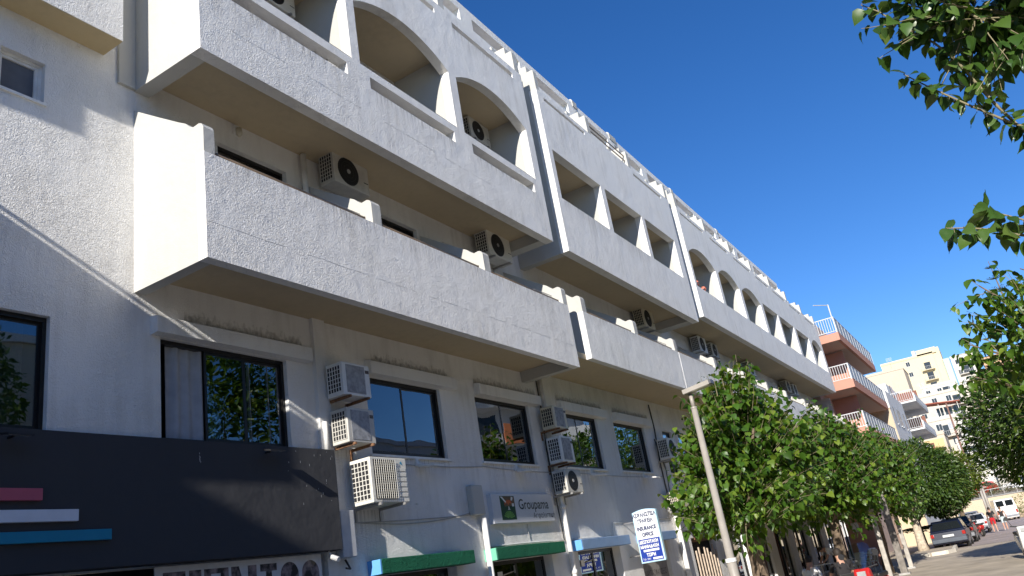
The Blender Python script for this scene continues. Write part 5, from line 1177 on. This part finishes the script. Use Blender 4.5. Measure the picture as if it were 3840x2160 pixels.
# ------------------------------------------------------------------ buildings up the street
RW = plain('white_rail_paint', (.52, .53, .54), .5); RGL = plain('pale_ribbed_panel', (.34, .36, .37), .5, var=.1); WDK = plain('dark_window', (.03, .035, .04), .15, spec=.6, var=.05); SHTR = plain('grey_blind', (.36, .38, .40), .7)
def wpaint(nm, c, d=.3): return MATS.get(nm) or stucco(nm, c, bump=.12, scale=6, dirt=d, dirtcol=tuple(x * .55 for x in c))
def win(parent, face, a, b, z0, z1, pos, frame=None, shut=False, depth=.12):
    """a window in a wall facing -X (face 'x', a..b along y) or -Y (face 'y', a..b along x)"""
    m = MB(); g = MB(); t = .06
    if face == 'x':
        f = m
        for q in ((a, a + t, z0, z1), (b - t, b, z0, z1), (a + t, b - t, z1 - t, z1), (a + t, b - t, z0, z0 + t), ((a + b) / 2 - t / 2, (a + b) / 2 + t / 2, z0 + t, z1 - t)): f.box(pos - .05, pos + .02, q[0], q[1], q[2], q[3])
        w = m.build('window', frame or RW, parent); g.box(pos - .02, pos - .005, a + t, b - t, z0 + t, z1 - t)
        bx('window_sill', RW, w, pos - .1, pos, a - .08, b + .08, z0 - .07, z0 - .002)
    else:
        for q in ((a, a + t, z0, z1), (b - t, b, z0, z1), (a + t, b - t, z1 - t, z1), (a + t, b - t, z0, z0 + t), ((a + b) / 2 - t / 2, (a + b) / 2 + t / 2, z0 + t, z1 - t)): m.box(q[0], q[1], pos - .05, pos + .02, q[2], q[3])
        w = m.build('window', frame or RW, parent); g.box(a + t, b - t, pos - .02, pos - .005, z0 + t, z1 - t)
    g.build('pane', SHTR if shut else WDK, w)
    return w
def railing_x(parent, x0, x1, y, z, h=.95, mat=None, solid=None):
    m = MB(); m.box(x0, x1, y - .025, y + .025, z + h - .05, z + h); m.box(x0, x1, y - .02, y + .02, z + .08, z + .12)
    n = max(2, int((x1 - x0) / 1.2))
    for i in range(n + 1): xx = x0 + (x1 - x0) * i / n; m.box(xx - .025, xx + .025, y - .025, y + .025, z, z + h - .05)
    r = m.build('railing', mat or RW, parent)
    if solid: bx('railing_panel', solid, r, x0 + .03, x1 - .03, y - .008, y + .008, z + .14, z + h - .07)
    return r
def railing_y(parent, x, y0, y1, z, h=.95, mat=None, gap=.14):
    m = MB(); m.box(x - .025, x + .025, y0, y1, z + h - .05, z + h); m.box(x - .02, x + .02, y0, y1, z + .08, z + .12)
    n = max(2, int((y1 - y0) / gap))
    for i in range(n + 1): yy = y0 + (y1 - y0) * i / n; w = .03 if i in (0, n) else .015; m.box(x - w, x + w, yy - w, yy + w, z + (.0 if i in (0, n) else .12), z + h - .05)
    return m.build('railing', mat or RW, parent)
# --- salmon apartment house
PB = thing('pink_apartment_house', 'salmon pink apartment house with deep balconies beside the white hotel', 'building', (51.5, 0, -.5))
bx('wall', PINKP, PB, 51.2, 67.4, -.4, 9.0, -.8, 15.0); bx('side_pier', PINKP, PB, 51.0, 51.19, -.9, 0.0, -.5, 8.9)
for i, zb in enumerate((6.35, 9.3, 12.28)):
    x0, x1 = (51.85, 67.2)
    bx('balcony_slab', PINKP, PB, x0 + .12, x1 - .1, -2.22, -.401, zb + .004, zb + .2)
    m = MB(); m.box(x0, x1, -2.4, -2.22, zb, zb + .5); m.box(x0, x0 + .12, -2.219, -.401, zb, zb + .499); m.box(x1 - .1, x1, -2.219, -.401, zb, zb + .499); m.build('balcony_edge', PINK, PB)
    railing_x(PB, x0 + .03, x1 - .03, -2.36, zb + .5, 1.0, solid=RGL); railing_y(PB, x0 + .06, -2.33, -.42, zb + .5, 1.0)
    if i < 2:
        bx('balcony_door', plain('maroon_door', (.16, .05, .04), .6), PB, 52.6, 54.2, -.45, -.402, zb + .3, zb + 2.4); bx('balcony_door', WDK, PB, 57.5, 59.5, -.45, -.402, zb + .3, zb + 2.4)
        bx('partition', PINK, PB, 55.2, 55.35, -1.9, -.403, zb + .21, zb + 2.9)
MB().tube([(51.9, -2.3, 13.6), (51.9, -2.3, 14.6)], .04, 6).build('terrace_post', RW, PB); MB().tube([(51.9, -2.3, 14.55), (50.9, -1.6, 14.55)], .03, 6).build('terrace_post', RW, PB)
bx('chimney', PINKP, PB, 51.6, 52.1, -1.2, -.6, 12.8, 13.4)
# --- white building next to it, cream party wall, narrow slit windows
WB = thing('white_street_building', 'white building with narrow slit windows and a cream side wall', 'building', (67.6, 0, -.5))
WBF = wpaint('white_wash', (.66, .66, .65)); 
bx('facade', WBF, WB, 67.75, 79.2, -2.46, -2.3, -.6, 10.9); bx('party_wall', CREAM, WB, 67.55, 67.75, -2.45, 7.5, -.6, 9.45); bx('body', WBF, WB, 67.76, 79.19, -2.29, 7.4, -.6, 10.7)
bx('roof_edge', WBF, WB, 67.5, 67.9, -2.5, 7.5, 9.452, 11.1)
for fl in range(3):
    for k, x in enumerate((69.8, 72.4, 73.5, 76.6)):
        z = 8.4 - fl * 2.55; MB().box(x, x + .5, -2.475, -2.462, z, z + 1.35).build('slit_window', WDK, WB); bx('window_sill', RW, WB, x - .05, x + .55, -2.56, -2.463, z - .08, z - .01)
# --- house with white balconies further along
WC = thing('white_balcony_house', 'white house with two deep grey-shadowed balconies up the street', 'building', (80, 0, -.5))
bx('wall', WBF, WC, 79.3, 95, -1.7, 7, -.6, 13.0)
for i, zb in enumerate((5.9, 8.5, 11.0)):
    bx('balcony_slab', WBF, WC, 80.2, 93, -3.6, -1.701, zb, zb + .16); m = MB(); m.box(80.2, 93, -3.62, -3.52, zb + .161, zb + .75); m.build('balcony_front', WBF, WC); railing_y(WC, 80.25, -3.5, -1.75, zb + .16, .95, gap=.16)
    bx('balcony_door', WDK, WC, 82, 84, -1.74, -1.702, zb + .17, zb + 2.1); bx('balcony_door', plain('brown_shutter', (.14, .07, .05), .7), WC, 88, 90, -1.74, -1.702, zb + .17, zb + 2.1)
    bx('partition', plain('brown_partition', (.22, .09, .06), .8), WC, 86.4, 86.5, -3.5, -1.703, zb + .17, zb + 1.7)
# --- hillside
def house(name, label, x, y0, y1, z0, z1, paint, depth=10, floors=None, cols=None, balc=(), shut=False, parapet=.6, cat='building', win_h=1.3, win_w=1.1, skip=()):
    t = thing(name, label, cat, (x, (y0 + y1) / 2, z0)); bx('wall', paint, t, x, x + depth, y0, y1, z0 - 6, z1)
    m = MB(); m.box(x - .12, x + depth + .1, y0 - .1, y1 + .1, z1 + .001, z1 + .18); m.box(x - .05, x + .15, y0 - .05, y1 + .05, z1 + .181, z1 + parapet); m.build('roof_edge', paint, t)
    fh = 2.95; floors = floors or max(1, int((z1 - z0) / fh)); cols = cols or max(1, int((y1 - y0) / 2.6))
    for f in range(floors):
        zf = z1 - (f + 1) * fh + .15
        for c in range(cols):
            if (f, c) in skip: continue
            yc = y0 + (y1 - y0) * (c + .5) / cols; win(t, 'x', yc - win_w / 2, yc + win_w / 2, zf + .85, zf + .85 + win_h, x, shut=shut or (f + c) % 3 == 0)
    for (ya, yb, zf, proj) in balc:
        bx('balcony_slab', paint, t, x - proj, x - .001, ya, yb, zf - .16, zf); railing_y(t, x - proj + .04, ya + .03, yb - .03, zf, .95, mat=plain('balcony_rail_grey', (.42, .41, .40), .5), gap=.35)
        for yy in (ya + .03, yb - .03): MB().box(x - proj + .06, x - .01, yy - .02, yy + .02, zf + .9, zf + .95).build('side_rail', MATS['balcony_rail_grey'], t)
        bx('balcony_door', WDK, t, x - .03, x - .002, (ya + yb) / 2 - .8, (ya + yb) / 2 + .8, zf + .01, zf + 2.15)
    return t
YEL = wpaint('pale_yellow_wash', (.62, .54, .37), .15); BEI = wpaint('beige_wash', (.52, .45, .36), .2); WHI = wpaint('hill_white_wash', (.60, .57, .51), .2); GRN = wpaint('mint_wash', (.42, .50, .43), .1); WAR = wpaint('warm_white_wash', (.56, .51, .43), .25)
XK = lambda y, k: -8.48 + (y + 8.48) * k
ZK = lambda z, k: 1.6 + (z - 1.6) * k
k = 250 / 170
H2 = house('yellow_tower_block', 'tall pale yellow block with stacked corner balconies and mint stripe on the hill', 250, -1.2, 12.6, 30, 42.4, YEL, 14, cols=3, skip=[(f, c) for f in range(4) for c in range(3) if (f, c) not in ((0, 1), (1, 1))],
           balc=[(-.6, 2.6, 38.3, 1.4), (-.6, 2.6, 35.4, 1.4), (-.6, 2.6, 32.5, 1.4)])
bx('stair_tower', YEL, H2, 250.4, 262, -3.0, -1.21, 28, 44.0); bx('mint_stripe', GRN, H2, 249.9, 255, -4.6, -3.01, 28, 40.2); bx('stair_tower', YEL, H2, 249.95, 256, -2.2, 2.8, 42.6, 44.2); bx('chimney', WHI, H2, 250, 250.6, 3.0, 3.9, 42.6, 44.4)
house('beige_blank_house', 'broad beige house wall without windows in front of the yellow block', 222, 5.5, 14.4, 26, 36.0, BEI, 12, cols=1, floors=0 or 1, skip=[(0, 0)])
house('white_hill_house', 'white house on the hilltop right of the mint stripe', 258, -10.5, -4.8, 26, 41.0, WHI, 12, balc=[(-9.5, -6, 36, 1.2)])
bx('hill_terrace', WHI, H2, 243, 249.8, -6.5, 9, 27, 31.5)
k = 205 / 130
house('cream_apartment_house', 'cream apartment house with two railed balconies on the slope', 205, -7.0, 4.8, 15, 25.9, WAR, 12, cols=4, balc=[(-6.4, -1.9, 22.8, 1.4), (-6.4, -1.6, 19.9, 1.4)], skip=[(1, 0), (2, 0), (0, 0), (1, 1)])
PG = house('pergola_house', 'white house with a rust-red pergola roof over its terrace', 186, -4.0, 4.2, 12, 18.8, WHI, 10, cols=3)
MB().prism_x([(-4.9, 21.3), (4.0, 22.3), (4.0, 22.1), (-4.9, 21.1)], 182.5, 187.5).build('pergola_roof', plain('rust_red_roof', (.28, .07, .04), .8), PG)
m = MB(); [m.box(182.7, 182.85, y, y + .12, 18.9, 21.3) for y in (-4.4, -1, 2.6)]; m.build('pergola_post', WHI, PG)
for y0, y1 in ((-4.6, -3.2), (-3.0, -1.6), (-1.4, -.2)): win(PG, 'x', y0, y1, 19.2, 20.9, 186 + .9 - 1, frame=RW)
k = 170 / 115
house('white_corner_house', 'white house with blue-shadowed windows beside the reddish pole', 168, -7.2, -3.6, 8.5, 15.4, WHI, 9, cols=2, balc=[(-7.0, -3.8, 12.6, 1.1)])
house('beige_slope_house', 'low beige slope house with a dark garage opening', 176, -3.3, 3.0, 9, 17.6, WAR, 9, cols=3, balc=[(-3, 1.2, 14.4, 1.2)])
AW = plain('yellow_awning_cloth', (.62, .47, .22), .85, var=.05)
YH = house('awning_house', 'cream house with two yellow roller awnings below the slope', 152, -1.6, 7.0, 6, 13.2, BEI, 9, cols=3, balc=[(-1.2, 3.4, 10.1, 1.6), (-1.2, 3.4, 7.2, 1.6)])
for z in (12.6, 9.7): MB().add([(151.98, -1.3, z), (151.98, 1.6, z), (150.2, 1.6, z - 1.5), (150.2, -1.3, z - 1.5), (151.98, -1.3, z + .03), (151.98, 1.6, z + .03), (150.2, 1.6, z - 1.47), (150.2, -1.3, z - 1.47)], [(0, 1, 2, 3), (4, 7, 6, 5), (0, 4, 5, 1), (2, 6, 7, 3), (0, 3, 7, 4), (1, 5, 6, 2)]).build('awning', AW, YH)
house('small_white_house', 'small white flat-roofed house right behind the upper parked cars', 126, -8.2, -4.9, 2.6, 7.6, WHI, 7, cols=1)
house('grey_white_house', 'plain white house stacked behind the flat-roofed one', 140, -7.6, -3.4, 4, 10.6, WHI, 8, cols=2, balc=[(-7.2, -4.2, 7.6, 1.0)])
house('hill_house', 'cream house half hidden behind the right-hand tree on the hill', 215, -18, -9, 14, 27, WAR, 10, balc=[(-16, -11, 22, 1.2)])
house('hill_house', 'pale house low on the slope behind the right-hand trees', 180, -15, -8.8, 8, 17.5, WHI, 10, balc=[(-14, -10, 13, 1.2)])
house('hill_house', 'orange-tinted house gable behind the bushy mulberry', 240, -19, -12, 24, 36, wpaint('apricot_wash', (.58, .36, .23), .1), 10)
# water tanks and aerials on the roofs
for i, (x, y, z) in enumerate(((192, 3.4, 19.0), (160, 5.8, 13.9))):
    t = thing('water_tank', ('black water tank on the roof of the pergola house', 'black water tank on the roof of the awning house')[i], 'water tank', (x, y, z), group='rooftop water tanks')
    MB().tube([(x, y - .8, z + .9), (x, y + .8, z + .9)], .55, 14).build('tank', plain('black_tank', (.03, .03, .035), .5), t, smooth=False); m = MB(); m.box(x - .5, x - .4, y - .6, y + .6, z, z + .5); m.box(x + .4, x + .5, y - .6, y + .6, z, z + .5); m.build('stand', STEEL, t)
for i, (x, y, z) in enumerate(((206, 2.0, 26.4), (222.5, 8, 36.6))):
    t = thing('roof_aerial', ('thin television aerial on the cream apartment house', 'thin television aerial on the beige blank house')[i], 'aerial', (x, y, z), group='television aerials'); m = MB(); m.tube([(x, y, z), (x, y, z + 3)], .04, 5)
    for q in (2.2, 2.5, 2.8): m.box(x - .03, x + .03, y - .7, y + .7, z + q, z + q + .05)
    m.build('mast', STEEL, t)
RTW = thing('retaining_wall', 'cream retaining wall with railing under the upper road', 'wall', (107, -7, -.5))
bx('wall', CREAM, RTW, 106.4, 107.4, -26, 3, -.7, 2.0); railing_y(RTW, 106.6, -25, 2.5, 2.0, .9, mat=STEEL, gap=1.2)
tag(bx('upper_road', plain('upper_asphalt', (.12, .115, .11), .9), None, 107.6, 117, -40, 20, 1.6, gz(113, 0) + .12), kind='structure')
# --- across the street: a house mirrored in the windows, and an added row dimming the sky
OB = thing('opposite_apartment_house', 'white apartment house with curved balconies and orange awning mirrored in a window', 'building', (54, -25, -.3))
bx('wall', WBF, OB, 51.5, 63, -28.5, -25, -.5, 17)
for f in range(5):
    z = 2.9 + f * 2.95; n = 16; pr = [(51.6, -25.0)] + [(51.7 + 11 * i / n, -23.3 + .35 * math.cos(i / n * 12.0)) for i in range(n + 1)] + [(62.8, -25.0)]
    MB().prism_z(pr[::-1], z, z + .9).build('balcony', WBF, OB); bx('balcony_door', WDK, OB, 53, 55, -25.05, -24.99, z + 1.0, z + 2.6); bx('balcony_door', SHTR, OB, 57, 60, -25.05, -24.99, z + 1.0, z + 2.6)
bx('awning', plain('orange_awning', (.6, .2, .08), .8), OB, 54.5, 57.5, -22.9, -22.75, 11.6, 13.2)
bx('roof_edge', WBF, OB, 51.3, 63.2, -28.6, -22.8, 17.001, 17.5)
OB.rotation_euler = (0, 0, .6)
HH = thing('corner_house', 'plain neighbouring house down the street behind the camera, casting a shadow', 'building', (-20, -3, -.3))
bx('wall', WBF, HH, -30, -14, -11.5, -1.6, -.5, 12.45); bx('roof_edge', WBF, HH, -30.1, -14.0, -11.6, -1.7, 12.451, 12.55)

for i, (x0, x1, h, lb) in enumerate(((-26, -8, 9.0, 'unseen plain house added at the near end of the opposite row to block sky light'), (-7, 20.5, 14.5, 'second, taller plain house added across the street to block sky light'), (21, 37, 9.2, 'long plain house added across the street facing the fascia to block sky light'), (38, 50.6, 11.4, 'low white house across the street beside the mirrored balconies'))):  # first three houses added out of view to block sky and deepen the shade
    t = thing('offscreen_row_house', lb, 'building', ((x0 + x1) / 2, -25, -.3)); bx('wall', WAR if i < 3 else WBF, t, x0, x1, -36, -25, -.5, h); bx('roof_edge', WBF, t, x0 - .1, x1 + .1, -36, -24.8, h + .001, h + .4)
    for f in range(int(h / 3)):
        for c in range(int((x1 - x0) / 4)): bx('window', WDK, t, x0 + 1.2 + c * 4, x0 + 2.6 + c * 4, -25.0, -24.96, 1 + f * 3, 2.4 + f * 3)

for i, (x, y0, y1, z0, z1, mat, lb) in enumerate(((196, 4.4, 12.5, 16, 24.5, WAR, 'warm white house on the slope above the white balcony house'), (160, 3.6, 9.5, 7, 16.2, WHI, 'white slope house behind the awning house roof'), (232, -4.4, 3.6, 24, 31.2, WHI, 'white terrace house at the foot of the yellow block'), (145, -13.5, -8.3, 4, 12.0, WAR, 'cream house beside the right-hand tree above the upper road'))):
    house('hill_house', lb, x, y0, y1, z0, z1, mat, 9, balc=[(y0 + .6, y0 + 4.2, z1 - 2.8, 1.1), (y0 + .6, y0 + 4.2, z1 - 5.75, 1.1)])
